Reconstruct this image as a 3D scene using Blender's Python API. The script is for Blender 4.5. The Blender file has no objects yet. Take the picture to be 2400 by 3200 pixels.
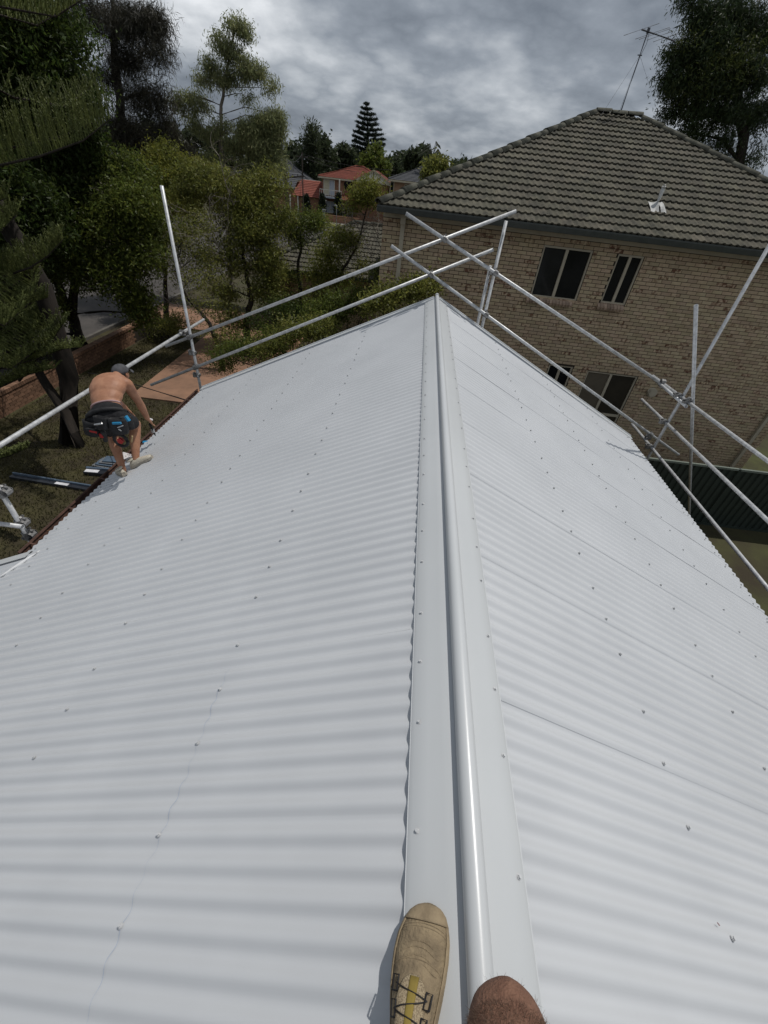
import bpy, math, random
import numpy as np
from mathutils import Vector, Matrix, Quaternion

# ------------------------------------------------------------------ camera
F_PX, PITCH, ROLL, YAW = 1306.23, 0.6801, -0.1178, -0.0109      # photo is 2400 x 3200
CAM = np.array([-0.3326, 0.0, 6.3909])                          # ground is z = 0, ridge apex z = 5
scene = bpy.context.scene
col = scene.collection
f0 = np.array([math.sin(YAW)*math.cos(PITCH), math.cos(YAW)*math.cos(PITCH), -math.sin(PITCH)])
r0 = np.array([math.cos(YAW), -math.sin(YAW), 0.0])
d0 = np.cross(f0, r0)
cr = r0*math.cos(ROLL)+d0*math.sin(ROLL)
cd = -r0*math.sin(ROLL)+d0*math.cos(ROLL)
CM = np.array([cr, cd, f0])
cam_data = bpy.data.cameras.new('camera')
cam_data.sensor_width = 36.0
cam_data.sensor_height = 36.0
cam_data.sensor_fit = 'AUTO'
cam_data.lens = F_PX/3200*36.0
cam_data.clip_start = 0.05
cam_data.clip_end = 2000
cam = bpy.data.objects.new('camera', cam_data)
col.objects.link(cam)
mw = Matrix.Identity(4)
for i in range(3):
    mw[i][0] = cr[i]; mw[i][1] = -cd[i]; mw[i][2] = -f0[i]; mw[i][3] = CAM[i]
cam.matrix_world = mw
scene.camera = cam

# ------------------------------------------------------------------ sky, sun, exposure
SUN = Vector((0.29, 0.28, 0.915)).normalized()
world = bpy.data.worlds.new('World')
scene.world = world
world.use_nodes = True
wt = world.node_tree
wt.nodes.clear()
def wn(t, **k):
    n = wt.nodes.new(t)
    for a, b in k.items(): setattr(n, a, b)
    return n
def wmath(op, a, b=None, clamp=False):
    n = wn('ShaderNodeMath', operation=op); n.use_clamp = clamp
    for i, q in enumerate((a, b)):
        if q is None: continue
        if isinstance(q, (int, float)): n.inputs[i].default_value = q
        else: wt.links.new(q, n.inputs[i])
    return n.outputs[0]
wtc = wn('ShaderNodeTexCoord')
wsep = wn('ShaderNodeSeparateXYZ'); wt.links.new(wtc.outputs['Generated'], wsep.inputs[0])
wz = wmath('ADD', wmath('MAXIMUM', wsep.outputs[2], 0.0), 0.30)
wcomb = wn('ShaderNodeCombineXYZ')
wt.links.new(wmath('DIVIDE', wsep.outputs[0], wz), wcomb.inputs[0])
wt.links.new(wmath('DIVIDE', wsep.outputs[1], wz), wcomb.inputs[1])
wcomb.inputs[2].default_value = 3.7
def wnoise(scale, detail, rough, dist, loc):
    mp = wn('ShaderNodeMapping'); mp.inputs['Location'].default_value = loc
    wt.links.new(wcomb.outputs[0], mp.inputs[0])
    n = wn('ShaderNodeTexNoise'); n.inputs['Scale'].default_value = scale
    n.inputs['Detail'].default_value = detail; n.inputs['Roughness'].default_value = rough
    n.inputs['Distortion'].default_value = dist
    wt.links.new(mp.outputs[0], n.inputs['Vector'])
    return n.outputs['Fac']
n1 = wnoise(0.80, 5, 0.50, 0.15, (1.3, 4.2, 0))
n2 = wnoise(1.55, 10, 0.54, 0.0, (7.1, 2.2, 0))
bil = wmath('ABSOLUTE', wmath('SUBTRACT', wmath('MULTIPLY', n2, 2.0), 1.0))
n3 = wnoise(5.5, 9, 0.6, 0.2, (2.1, 9.2, 0))
cl = wmath('ADD', wmath('ADD', wmath('MULTIPLY', n1, 0.72), wmath('MULTIPLY', bil, 0.50)), wmath('MULTIPLY', n3, 0.09))
ramp = wn('ShaderNodeValToRGB')
ramp.color_ramp.elements[0].position = 0.33; ramp.color_ramp.elements[0].color = (0.125, 0.145, 0.175, 1)
ramp.color_ramp.elements[1].position = 0.66; ramp.color_ramp.elements[1].color = (0.68, 0.70, 0.725, 1)
e_ = ramp.color_ramp.elements.new(0.44); e_.color = (0.225, 0.252, 0.290, 1)
e_ = ramp.color_ramp.elements.new(0.54); e_.color = (0.385, 0.412, 0.445, 1)
wt.links.new(cl, ramp.inputs[0])
sky = wn('ShaderNodeTexSky', sky_type='NISHITA')
sky.sun_disc = False
sky.sun_elevation = math.asin(SUN.z)
sky.sun_rotation = math.atan2(SUN.x, SUN.y)
sky.air_density = 1.0; sky.dust_density = 2.0
bg_sky = wn('ShaderNodeBackground'); bg_sky.inputs['Strength'].default_value = 0.05
wt.links.new(sky.outputs[0], bg_sky.inputs['Color'])
bg_cl = wn('ShaderNodeBackground'); bg_cl.inputs['Strength'].default_value = 1.05
wt.links.new(ramp.outputs[0], bg_cl.inputs['Color'])
wmix = wn('ShaderNodeMixShader'); wmix.inputs[0].default_value = 0.93
wt.links.new(bg_sky.outputs[0], wmix.inputs[1]); wt.links.new(bg_cl.outputs[0], wmix.inputs[2])
wout = wn('ShaderNodeOutputWorld'); wt.links.new(wmix.outputs[0], wout.inputs['Surface'])

sun_data = bpy.data.lights.new('sun', 'SUN')
sun_data.energy = 2.2
sun_data.angle = math.radians(0.6)
sun_data.color = (1.0, 0.965, 0.91)
sun = bpy.data.objects.new('sun', sun_data)
col.objects.link(sun)
sun.rotation_euler = SUN.to_track_quat('Z', 'Y').to_euler()
sun.location = (20, 15, 40)

scene.view_settings.view_transform = 'Standard'
scene.view_settings.look = 'None'
scene.view_settings.exposure = 0.27
scene.view_settings.gamma = 1.0
scene.view_settings.use_curve_mapping = False
scene.render.engine = 'CYCLES'
scene.cycles.use_denoising = True
scene.cycles.max_bounces = 6
scene.cycles.diffuse_bounces = 3
scene.cycles.glossy_bounces = 3
scene.cycles.transmission_bounces = 4
scene.cycles.transparent_max_bounces = 6

# ------------------------------------------------------------------ pixel -> place
def ray(u, v): return CM.T @ np.array([(u-1200)/F_PX, (v-1600)/F_PX, 1.0])
def ony(u, v, y): d = ray(u, v); return Vector(CAM + d*((y-CAM[1])/d[1]))
def onz(u, v, z=0.0): d = ray(u, v); return Vector(CAM + d*((z-CAM[2])/d[2]))
def onx(u, v, X): d = ray(u, v); return Vector(CAM + d*((X-CAM[0])/d[0]))
def project(p):
    q = CM @ (np.array(p)-CAM); return 1200+F_PX*q[0]/q[2], 1600+F_PX*q[1]/q[2]

# ------------------------------------------------------------------ materials
MATS = {}
def mat(name, c1, c2=None, scale=8.0, rough=0.7, bump=0.0, bscale=60.0, metal=0.0, rnd=None, rnd_amt=0.25,
        hue_amt=0.0, spec=0.3, detail=5.0, lo=0.35, hi=0.65, trans=0.0, coords='Object', stretch=None, c3=None):
    if name in MATS: return MATS[name]
    m = bpy.data.materials.new(name); m.use_nodes = True
    nt = m.node_tree; nt.nodes.clear()
    out = nt.nodes.new('ShaderNodeOutputMaterial')
    b = nt.nodes.new('ShaderNodeBsdfPrincipled')
    nt.links.new(b.outputs[0], out.inputs[0])
    b.inputs['Roughness'].default_value = rough
    b.inputs['Metallic'].default_value = metal
    b.inputs['Specular IOR Level'].default_value = spec
    tc = nt.nodes.new('ShaderNodeTexCoord')
    if coords == 'World':
        vec = nt.nodes.new('ShaderNodeNewGeometry').outputs['Position']
    else: vec = tc.outputs[coords]
    if stretch:
        mp = nt.nodes.new('ShaderNodeMapping'); mp.inputs['Scale'].default_value = stretch
        nt.links.new(vec, mp.inputs[0]); vec = mp.outputs[0]
    c2 = c2 or tuple(x*0.8 for x in c1)
    nz = nt.nodes.new('ShaderNodeTexNoise'); nz.inputs['Scale'].default_value = scale; nz.inputs['Detail'].default_value = detail
    nz.inputs['Roughness'].default_value = 0.6
    nt.links.new(vec, nz.inputs['Vector'])
    rp = nt.nodes.new('ShaderNodeValToRGB')
    rp.color_ramp.elements[0].position = lo; rp.color_ramp.elements[0].color = (*c1, 1)
    rp.color_ramp.elements[1].position = hi; rp.color_ramp.elements[1].color = (*c2, 1)
    nt.links.new(nz.outputs['Fac'], rp.inputs[0])
    colr = rp.outputs[0]
    if rnd:
        if rnd == 'object':
            q = nt.nodes.new('ShaderNodeObjectInfo'); rv = q.outputs['Random']
        else:
            q = nt.nodes.new('ShaderNodeNewGeometry'); rv = q.outputs['Random Per Island']
        hs = nt.nodes.new('ShaderNodeHueSaturation')
        mr = nt.nodes.new('ShaderNodeMapRange')
        mr.inputs['To Min'].default_value = 1-rnd_amt; mr.inputs['To Max'].default_value = 1+rnd_amt
        nt.links.new(rv, mr.inputs['Value']); nt.links.new(mr.outputs[0], hs.inputs['Value'])
        if hue_amt:
            wnn = nt.nodes.new('ShaderNodeTexWhiteNoise'); wnn.noise_dimensions = '1D'
            nt.links.new(rv, wnn.inputs['W'])
            m2 = nt.nodes.new('ShaderNodeMapRange')
            m2.inputs['To Min'].default_value = 0.5-hue_amt; m2.inputs['To Max'].default_value = 0.5+hue_amt
            nt.links.new(wnn.outputs['Value'], m2.inputs['Value']); nt.links.new(m2.outputs[0], hs.inputs['Hue'])
        nt.links.new(colr, hs.inputs['Color']); colr = hs.outputs[0]
        if c3:   # a share of the pieces is darker / burnt in the middle
            n3 = nt.nodes.new('ShaderNodeTexNoise'); n3.inputs['Scale'].default_value = 14; n3.inputs['Detail'].default_value = 3
            nt.links.new(vec, n3.inputs['Vector'])
            gt = nt.nodes.new('ShaderNodeMapRange')
            gt.inputs['From Min'].default_value = 0.72; gt.inputs['From Max'].default_value = 1.05
            nt.links.new(rv, gt.inputs['Value'])
            ml = nt.nodes.new('ShaderNodeMath'); ml.operation = 'MULTIPLY'; ml.use_clamp = True
            r3 = nt.nodes.new('ShaderNodeMapRange'); r3.inputs['From Min'].default_value = 0.38; r3.inputs['From Max'].default_value = 0.62
            r3.inputs['To Max'].default_value = 1.4
            nt.links.new(n3.outputs['Fac'], r3.inputs['Value'])
            nt.links.new(gt.outputs[0], ml.inputs[0]); nt.links.new(r3.outputs[0], ml.inputs[1])
            mx = nt.nodes.new('ShaderNodeMixRGB'); mx.inputs[2].default_value = (*c3, 1)
            nt.links.new(ml.outputs[0], mx.inputs[0]); nt.links.new(colr, mx.inputs[1]); colr = mx.outputs[0]
    nt.links.new(colr, b.inputs['Base Color'])
    if bump:
        n2 = nt.nodes.new('ShaderNodeTexNoise'); n2.inputs['Scale'].default_value = bscale; n2.inputs['Detail'].default_value = 4
        nt.links.new(vec, n2.inputs['Vector'])
        bp = nt.nodes.new('ShaderNodeBump'); bp.inputs['Strength'].default_value = bump; bp.inputs['Distance'].default_value = 0.01
        nt.links.new(n2.outputs['Fac'], bp.inputs['Height']); nt.links.new(bp.outputs[0], b.inputs['Normal'])
    if trans:
        tr = nt.nodes.new('ShaderNodeBsdfTranslucent'); nt.links.new(colr, tr.inputs['Color'])
        mxs = nt.nodes.new('ShaderNodeMixShader'); mxs.inputs[0].default_value = trans
        nt.links.new(b.outputs[0], mxs.inputs[1]); nt.links.new(tr.outputs[0], mxs.inputs[2])
        nt.links.new(mxs.outputs[0], out.inputs[0])
    MATS[name] = m
    return m

# ------------------------------------------------------------------ mesh helpers
def basis(d):
    d = Vector(d).normalized()
    a = Vector((0, 0, 1)) if abs(d.z) < 0.95 else Vector((1, 0, 0))
    x = d.cross(a).normalized(); y = x.cross(d).normalized()
    return x, y, d
class MB:
    def __init__(s): s.v = []; s.f = []; s.flat = set()
    def add(s, vs, fs):
        o = len(s.v); s.v.extend([tuple(p) for p in vs]); s.f.extend([tuple(i+o for i in f) for f in fs]); return o
    def box(s, c, size, R=None):
        c = Vector(c); h = [q*0.5 for q in size]; vs = []
        for sx in (-1, 1):
            for sy in (-1, 1):
                for sz in (-1, 1):
                    p = Vector((sx*h[0], sy*h[1], sz*h[2]))
                    if R is not None: p = R @ p
                    vs.append(c+p)
        s.add(vs, [(0,1,3,2),(4,6,7,5),(0,4,5,1),(2,3,7,6),(0,2,6,4),(1,5,7,3)])
        return s
    def bx(s, x0, x1, y0, y1, z0, z1): return s.box(((x0+x1)/2,(y0+y1)/2,(z0+z1)/2), (x1-x0,y1-y0,z1-z0))
    def beam(s, p, q, w, h, up=(0,0,1)):
        p = Vector(p); q = Vector(q); d = (q-p); L = d.length; d.normalize()
        x = d.cross(Vector(up));
        if x.length < 1e-4: x = d.cross(Vector((1,0,0)))
        x.normalize(); z = x.cross(d)
        R = Matrix((x, d, z)).transposed()
        return s.box((p+q)/2, (w, L, h), R)
    def path(s, pts, rad, n=8, cap=True, flat=None):
        pts = [Vector(p) for p in pts]; m = len(pts)
        if isinstance(rad, (int, float)): rad = [rad]*m
        vs = []; prev = None
        for i, p in enumerate(pts):
            d = pts[min(i+1,m-1)]-pts[max(i-1,0)]
            if d.length < 1e-7: d = Vector((0,0,1))
            d.normalize()
            if prev is None: x, y, _ = basis(d)
            else:
                x = prev-d*prev.dot(d)
                if x.length < 1e-5: x, y, _ = basis(d)
                x.normalize(); y = d.cross(x)
            prev = x
            for k in range(n):
                a = 2*math.pi*k/n
                vs.append(p+x*(math.cos(a)*rad[i])+y*(math.sin(a)*rad[i]))
        fs = []
        for i in range(m-1):
            for k in range(n):
                k2 = (k+1) % n
                fs.append((i*n+k, i*n+k2, (i+1)*n+k2, (i+1)*n+k))
        if cap:
            fs.append(tuple(range(n-1,-1,-1))); fs.append(tuple((m-1)*n+k for k in range(n)))
        s.add(vs, fs); return s
    def pipe(s, p, q, r, wall=0.004, n=16):          # hollow scaffold tube with open ends
        p = Vector(p); q = Vector(q); x, y, d = basis(q-p); vs = []
        for (c, rr) in ((p, r), (q, r), (q, r-wall), (p, r-wall)):
            for k in range(n):
                a = 2*math.pi*k/n; vs.append(c+x*(math.cos(a)*rr)+y*(math.sin(a)*rr))
        fs = []
        for j in range(4):
            for k in range(n):
                k2 = (k+1) % n; j2 = (j+1) % 4
                fs.append((j*n+k, j*n+k2, j2*n+k2, j2*n+k))
        s.add(vs, fs); return s
    def ell(s, c, r, R=None, nu=14, nv=9):
        c = Vector(c); vs = []
        for j in range(nv+1):
            th = math.pi*j/nv
            for i in range(nu):
                ph = 2*math.pi*i/nu
                p = Vector((r[0]*math.sin(th)*math.cos(ph), r[1]*math.sin(th)*math.sin(ph), r[2]*math.cos(th)))
                if R is not None: p = R @ p
                vs.append(c+p)
        fs = []
        for j in range(nv):
            for i in range(nu):
                i2 = (i+1) % nu
                fs.append((j*nu+i, (j+1)*nu+i, (j+1)*nu+i2, j*nu+i2))
        s.add(vs, fs); return s
    def cap(s, p, q, r1, r2, n=12):                   # round-ended tapered limb piece
        p = Vector(p); q = Vector(q); d = (q-p); L = d.length
        pts = []; rad = []
        for t in (-1.0, -0.85, -0.5): pts.append(p+d.normalized()*(t*r1)); rad.append(max(r1*math.sqrt(max(0,1-t*t)), 1e-4))
        for k in range(5): t = k/4; pts.append(p+d*t); rad.append(r1+(r2-r1)*t)
        for t in (0.5, 0.85, 1.0): pts.append(q+d.normalized()*(t*r2)); rad.append(max(r2*math.sqrt(max(0,1-t*t)), 1e-4))
        return s.path(pts, rad, n)
    def poly(s, pts, h):                               # extruded polygon, pts (x,y,z) ccw; down by h
        n = len(pts); top = [Vector(p) for p in pts]; bot = [p-Vector((0,0,h)) for p in top]
        fs = [tuple(range(n)), tuple(range(2*n-1, n-1, -1))]
        for i in range(n):
            j = (i+1) % n; fs.append((i, i+n, j+n, j))
        s.add(top+bot, fs); return s
    def quad(s, a, b, c, d): s.add([a,b,c,d], [(0,1,2,3)]); return s
    def disc(s, c, axis, r, h, n=16):
        c = Vector(c); a = Vector(axis).normalized()
        return s.path([c-a*h*0.5, c+a*h*0.5], r, n)
    def mesh(s, name, m, smooth=False):
        me = bpy.data.meshes.new(name); me.from_pydata(s.v, [], s.f); me.update()
        if smooth: me.shade_smooth()
        if m: me.materials.append(m)
        return me
    def obj(s, name, m, parent=None, smooth=False, kind=None):
        return link(name, s.mesh(name, m, smooth), parent, kind)
def link(name, data, parent=None, kind=None, matrix=None):
    o = bpy.data.objects.new(name, data); col.objects.link(o)
    if parent is not None:
        o.parent = parent
        o.matrix_parent_inverse = Matrix.Translation(-WL[parent.name])
    WL[o.name] = Vector((0,0,0))
    if kind: o['kind'] = kind
    if matrix is not None: o.matrix_basis = matrix
    return o
WL = {}          # world location of each empty (parents are unrotated empties)
def thing(name, label, cat, loc=(0,0,0), group=None):
    o = bpy.data.objects.new(name, None); col.objects.link(o)
    o.location = loc; o.empty_display_size = 0.2
    WL[o.name] = Vector(loc)
    o['label'] = label; o['category'] = cat
    if group: o['group'] = group
    return o
def tag(o, label, cat, group=None):
    o['label'] = label; o['category'] = cat
    if group: o['group'] = group
    return o
def struct(o): o['kind'] = 'structure'; return o
def quads_mesh(name, V, m, smooth=False):             # V: (n,4,3) array of loose quads
    n = V.shape[0]
    me = bpy.data.meshes.new(name)
    me.vertices.add(n*4); me.vertices.foreach_set('co', np.ascontiguousarray(V, dtype=np.float32).ravel())
    me.loops.add(n*4); me.loops.foreach_set('vertex_index', np.arange(n*4, dtype=np.int32))
    me.polygons.add(n); me.polygons.foreach_set('loop_start', np.arange(0, n*4, 4, dtype=np.int32))
    me.update(calc_edges=True)
    if m: me.materials.append(m)
    return me
rng = np.random.default_rng(7)
random.seed(7)
# ================================================================== ground, roads
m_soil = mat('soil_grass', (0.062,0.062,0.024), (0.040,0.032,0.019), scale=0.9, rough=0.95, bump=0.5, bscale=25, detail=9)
m_lawn = mat('shaded_lawn_soil', (0.060,0.054,0.022), (0.032,0.024,0.015), scale=1.3, rough=0.95, bump=0.5, bscale=30, detail=9)  # lawn colour lowered, with part of the near-left shade put into it
m_asph = mat('asphalt', (0.078,0.070,0.064), (0.056,0.051,0.047), scale=1.2, rough=0.9, bump=0.3, bscale=120, detail=9)
m_conc = mat('pale_concrete', (0.25,0.235,0.21), (0.19,0.178,0.16), scale=2.5, rough=0.9, bump=0.2, bscale=90)
m_drive = mat('red_concrete', (0.29,0.165,0.105), (0.20,0.118,0.078), scale=1.6, rough=0.9, bump=0.2, bscale=80, detail=9)
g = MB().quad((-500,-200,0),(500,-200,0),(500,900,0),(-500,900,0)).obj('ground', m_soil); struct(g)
def sheet_flat(name, pts, z, m):
    n = len(pts)
    o = MB(); o.add([(p[0],p[1],z) for p in pts], [tuple(range(n))])
    return struct(o.obj(name, m))
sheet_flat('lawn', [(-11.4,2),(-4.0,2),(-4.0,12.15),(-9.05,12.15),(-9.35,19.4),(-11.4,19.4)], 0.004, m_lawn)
sheet_flat('lawn', [(9.2,9.3),(22,9.3),(22,14.2),(10.95,14.2),(10.95,11.5),(9.2,11.5)], 0.004, mat('side_lawn',(0.065,0.07,0.024),(0.045,0.043,0.02),scale=2,rough=0.95,bump=0.5,bscale=30))
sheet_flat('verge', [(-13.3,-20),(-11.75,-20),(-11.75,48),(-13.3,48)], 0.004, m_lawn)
sheet_flat('verge', [(-26,66.5),(30,66.5),(30,71),(-26,71)], 0.004, mat('far_verge',(0.17,0.17,0.06),(0.12,0.115,0.05),scale=1,rough=0.95))
sheet_flat('road', [(-21.5,-20),(-13.42,-20),(-13.42,52),(-21.5,52)], 0.006, m_asph)
sheet_flat('road', [(-90,52.004),(60,52.004),(60,66),(-90,66)], 0.006, m_asph)
sheet_flat('footpath', [(-26,71.2),(30,71.2),(30,72.6),(-26,72.6)], 0.008, m_conc)
# concrete kerbs, real steps
m_kerb = mat('dark_kerb', (0.13,0.12,0.105), (0.09,0.083,0.073), scale=3, rough=0.95, bump=0.3, bscale=60)  # near kerb, darker than the far one
k = MB().bx(-13.42,-13.27,-20,19.2,0,0.11).bx(-13.42,-13.27,22.6,51.8,0,0.11); struct(k.obj('kerb', m_kerb))
k = MB().bx(-90,60,66.0,66.16,0,0.11); struct(k.obj('kerb', m_conc))
# red concrete driveway: slabs with joints
dr = [[(-9.05,12.15),(-5.2,12.15),(-5.2,15.4),(-9.19,15.4)], [(-9.19,15.42),(-5.2,15.42),(-5.2,18.9),(-9.33,18.9)],
      [(-9.33,18.92),(-5.2,18.92),(-5.2,22.8),(-9.5,22.8)], [(-13.25,19.3),(-9.36,19.3),(-9.52,22.8),(-13.25,22.8)]]
for q in dr:
    s_ = MB(); s_.poly([(x,y,0.05) for x,y in q], 0.06)
    struct(s_.obj('driveway_slab', m_drive))

# ================================================================== our house: white corrugated roof
TP = math.tan(0.4551); CP = math.cos(0.4551); SP = math.sin(0.4551)
ZA, YG, YB = 5.0, 6.955, -3.2
EL, ER = 3.877, 3.731
PITCHC, AMP = 0.0762, 0.0067
m_roof = mat('white_steel', (0.545,0.560,0.580), (0.505,0.520,0.540), scale=1.4, rough=0.33, bump=0.035, bscale=900, spec=0.55, detail=3)
m_cap = mat('white_steel_flashing', (0.530,0.548,0.560), (0.500,0.518,0.530), scale=1.0, rough=0.30, bump=0.03, bscale=700, spec=0.5)
m_screw = mat('screw_head', (0.60,0.61,0.62), rough=0.35, spec=0.6)
m_brown = mat('brown_gutter', (0.120,0.066,0.050), (0.065,0.038,0.030), scale=6, rough=0.6, bump=0.3, bscale=50)
m_timber = mat('old_timber', (0.16,0.10,0.07), (0.07,0.045,0.032), scale=5, rough=0.85, bump=0.4, bscale=40)
m_ourbrick = mat('house_brick', (0.20,0.10,0.065), (0.13,0.065,0.045), scale=9, rough=0.9, bump=0.4, bscale=30)
house = thing('house', 'single storey house with new white corrugated steel roof and rolled ridge cap', 'house', (0,2,0))
def rp(side, x, y, off=0.0):                          # point on a roof slope, off along its normal
    return Vector((side*(x+off*SP), y, ZA-x*TP+off*CP))
def roof_sheet(side, ya, yb, over_near, phase, xe, seed):
    r = random.Random(seed)
    ph1, ph2 = r.random()*6, r.random()*6
    step = PITCHC/10
    n = int(round((yb-ya)/step)); ys = [ya+(yb-ya)*i/n for i in range(n+1)]
    rows = 7; xs = [0.02+(xe-0.02)*j/(rows-1) for j in range(rows)]
    vs = []
    for lay in (0.0, -0.0014):
        for x in xs:
            for i, y in enumerate(ys):
                t = (y-ya)/(yb-ya)
                lift = 0.0020*(1-t) if over_near else 0.0010*t
                wob = 0.0011*math.sin(1.7*x+ph1)*math.sin(2.1*y+ph2)+0.0007*math.sin(5.3*x+ph2+3*y)
                h = AMP*math.cos(2*math.pi*(y-phase)/PITCHC)
                vs.append(rp(side, x, y, h+lift+wob+lay))
    N = n+1; L = rows*N; fs = []; flat = []
    for j in range(rows-1):
        for i in range(n):
            a, b, c, d = j*N+i, j*N+i+1, (j+1)*N+i+1, (j+1)*N+i
            q = (a, d, c, b) if side > 0 else (a, b, c, d)
            fs.append(q); fs.append(tuple(k+L for k in reversed(q)))
    nsm = len(fs)
    def own(ids):                                     # cut edges get vertices of their own, so the sheet shades flat to its end
        o_ = len(vs); vs.extend([vs[q] for q in ids]); fs.append((o_, o_+1, o_+2, o_+3))
    for i in range(n):
        j = rows-1; own((j*N+i, j*N+i+1, L+j*N+i+1, L+j*N+i))
    for j in range(rows-1):
        for e in (0, n): own((j*N+e, (j+1)*N+e, L+(j+1)*N+e, L+j*N+e))
    me = bpy.data.meshes.new('roof_sheet'); me.from_pydata([tuple(v) for v in vs], [], fs); me.update()
    me.polygons.foreach_set('use_smooth', [i < nsm for i in range(len(fs))])
    me.materials.append(m_roof)
    return link('roof_sheet', me, house)
# one screw mesh, copied everywhere
sb = MB()
sb.path([(0,0,0),(0,0,0.0016)], 0.0085, 12); sb.path([(0,0,0.0016),(0,0,0.004)], 0.0066, 12); sb.path([(0,0,0.004),(0,0,0.0085)], [0.0052,0.0048], 6)
screw_me = sb.mesh('screw', m_screw)
def screw(parent, side, x, y, off):
    p = rp(side, x, y, off)
    zax = Vector((side*SP, 0, CP)); yax = Vector((0,1,0)); xax = yax.cross(zax)
    Mx = Matrix((xax, yax, zax)).transposed().to_4x4() @ Matrix.Rotation(random.random()*3, 4, 'Z')
    Mx.translation = p
    return link('screw', screw_me, parent, None, Mx)
ROWS = (0.979, 1.838, 2.712, 3.56)
LY = sorted([q+0.762*k for k in range(-6, 9) for q in (0.671, 0.671+3*PITCHC, 0.671+6*PITCHC)])
RY = sorted([q+0.762*k for k in range(-6, 9) for q in (1.361, 1.361+3*PITCHC, 1.361-4*PITCHC)])
for side, over, phase, base, xe, SY in ((1, True, 1.361, 0.788, ER, RY), (-1, False, 0.671, 2.70, EL, LY)):
    k = -6
    while True:
        y0 = base+0.762*k; k += 1
        if y0 < YB: continue
        if y0 > YG-0.05: break
        y1 = y0+0.762
        xx = 5.25 if (side < 0 and y1 < 2.75) else xe
        ya, yb = (y0+0.018, min(y1+0.11, YG)) if over else (max(y0-0.11, YB), min(y1, YG))
        sh = roof_sheet(side, ya, yb, over, phase, xx, k*7+side)
        for sy in SY:
            if y0 <= sy < y1 and sy < YG-0.15:
                for rx in ROWS + ((4.4, 5.1) if xx > 5 else ()):
                    screw(sh, side, rx+random.uniform(-.006,.006), sy, AMP+0.003)
        if xx < 5:
            for q in range(5):
                sy = phase+PITCHC*(math.ceil((y0-phase)/PITCHC)+2*q)
                if sy < min(y1, YG-0.12): screw(sh, side, xe-0.10, sy, AMP+0.003)
# rolled ridge cap
def sweep(prof, y0, y1, name, m, parent, smooth=True, n=2, th=None):
    vs = []; N = len(prof)
    for j in range(n):
        y = y0+(y1-y0)*j/(n-1)
        for (x, z) in prof: vs.append((x, y, z))
    fs = []
    for j in range(n-1):
        for i in range(N-1): fs.append((j*N+i, j*N+i+1, (j+1)*N+i+1, (j+1)*N+i))
    mb = MB(); mb.add(vs, fs)
    o = mb.obj(name, m, parent, smooth)
    sd = o.modifiers.new('thickness', 'SOLIDIFY'); sd.thickness = 0.0016; sd.offset = -1
    return o
CW = 0.1535
def capprof():
    R = 0.0285; zc = ZA+0.030
    off = 0.0185
    right = []
    for q, dq in ((CW+0.0042, -0.0115), (CW+0.0036, -0.0050), (CW+0.0022, -0.0058)): right.append((rp(1, q, 0, off+dq).x, rp(1, q, 0, off+dq).z))
    for q in (CW-0.012, 0.10, 0.06, 0.026): right.append((rp(1, q, 0, off).x, rp(1, q, 0, off).z))
    pts = list(right)
    a0 = -52
    for i in range(0, 25):
        a = math.radians(a0+(180-2*a0)*i/24); pts.append((R*math.cos(a), zc+R*math.sin(a)))
    pts += [(-x, z) for x, z in reversed(right)]
    return pts
me_cap = sweep(capprof(), YB, YG+0.012, 'ridge_cap', m_cap, house, True, 12)
es = me_cap.modifiers.new('edges', 'EDGE_SPLIT'); es.split_angle = math.radians(28)
tubeend = MB(); tubeend.disc((0, YG+0.012, ZA+0.030), (0,1,0), 0.0295, 0.01, 24); tubeend.ell((0,YG+0.016,ZA+0.030),(0.029,0.012,0.029)); tubeend.obj('ridge_end_cap', m_cap, house, True)
for sy in RY:
    if YB < sy < YG-0.1: screw(me_cap, 1, 0.132, sy, 0.019)
for sy in LY:
    if YB < sy < YG-0.1: screw(me_cap, -1, 0.128, sy, 0.019)
# barge cappings on the far gable edge
for side, xe in ((1, ER+0.03), (-1, EL+0.03)):
    mb = MB()
    prof = [(-0.115, 0.010), (-0.100, 0.0165), (-0.016, 0.0185), (-0.012, 0.030), (0.006, 0.032), (0.012, 0.022), (0.014, -0.13)]   # (dy, normal offset)
    n = 6; vs = []
    for j in range(n):
        x = 0.03+(xe-0.03)*j/(n-1)
        for dy, off in prof:
            p = rp(side, x, YG+0.012+dy, off); vs.append((p.x, p.y, p.z))
    N = len(prof)
    fs = [(j*N+i, j*N+i+1, (j+1)*N+i+1, (j+1)*N+i) for j in range(n-1) for i in range(N-1)]
    mb.add(vs, fs); o = mb.obj('barge_cap', m_cap, house)
    sd = o.modifiers.new('thickness', 'SOLIDIFY'); sd.thickness = 0.002; sd.offset = 0
# turned-down edge of the wider left part, with a smear of sealant at the step
mb = MB(); vs = []
for j in range(5):
    x = 3.80+(5.25-3.80)*j/4
    for dy, off in ((-0.09, 0.012), (-0.004, 0.014), (0.006, 0.008), (0.008, -0.09)):
        p = rp(-1, x, 2.70+dy, off); vs.append(tuple(p))
mb.add(vs, [(j*4+i, j*4+i+1, (j+1)*4+i+1, (j+1)*4+i) for j in range(4) for i in range(3)])
o = mb.obj('edge_flashing', m_cap, house); sd = o.modifiers.new('thickness', 'SOLIDIFY'); sd.thickness = 0.002; sd.offset = 0
m_seal = mat('sealant', (0.78,0.78,0.78), (0.70,0.70,0.71), scale=20, rough=0.6)
mb = MB()
path_s = [(3.66,2.66),(3.72,2.60),(3.76,2.52),(3.82,2.47),(3.86,2.40),(3.93,2.36)]
pts_s = [rp(-1, x, y, AMP+0.004+AMP*(math.cos(2*math.pi*(y-0.671)/PITCHC)-1)*0.5) for x, y in path_s]
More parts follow.
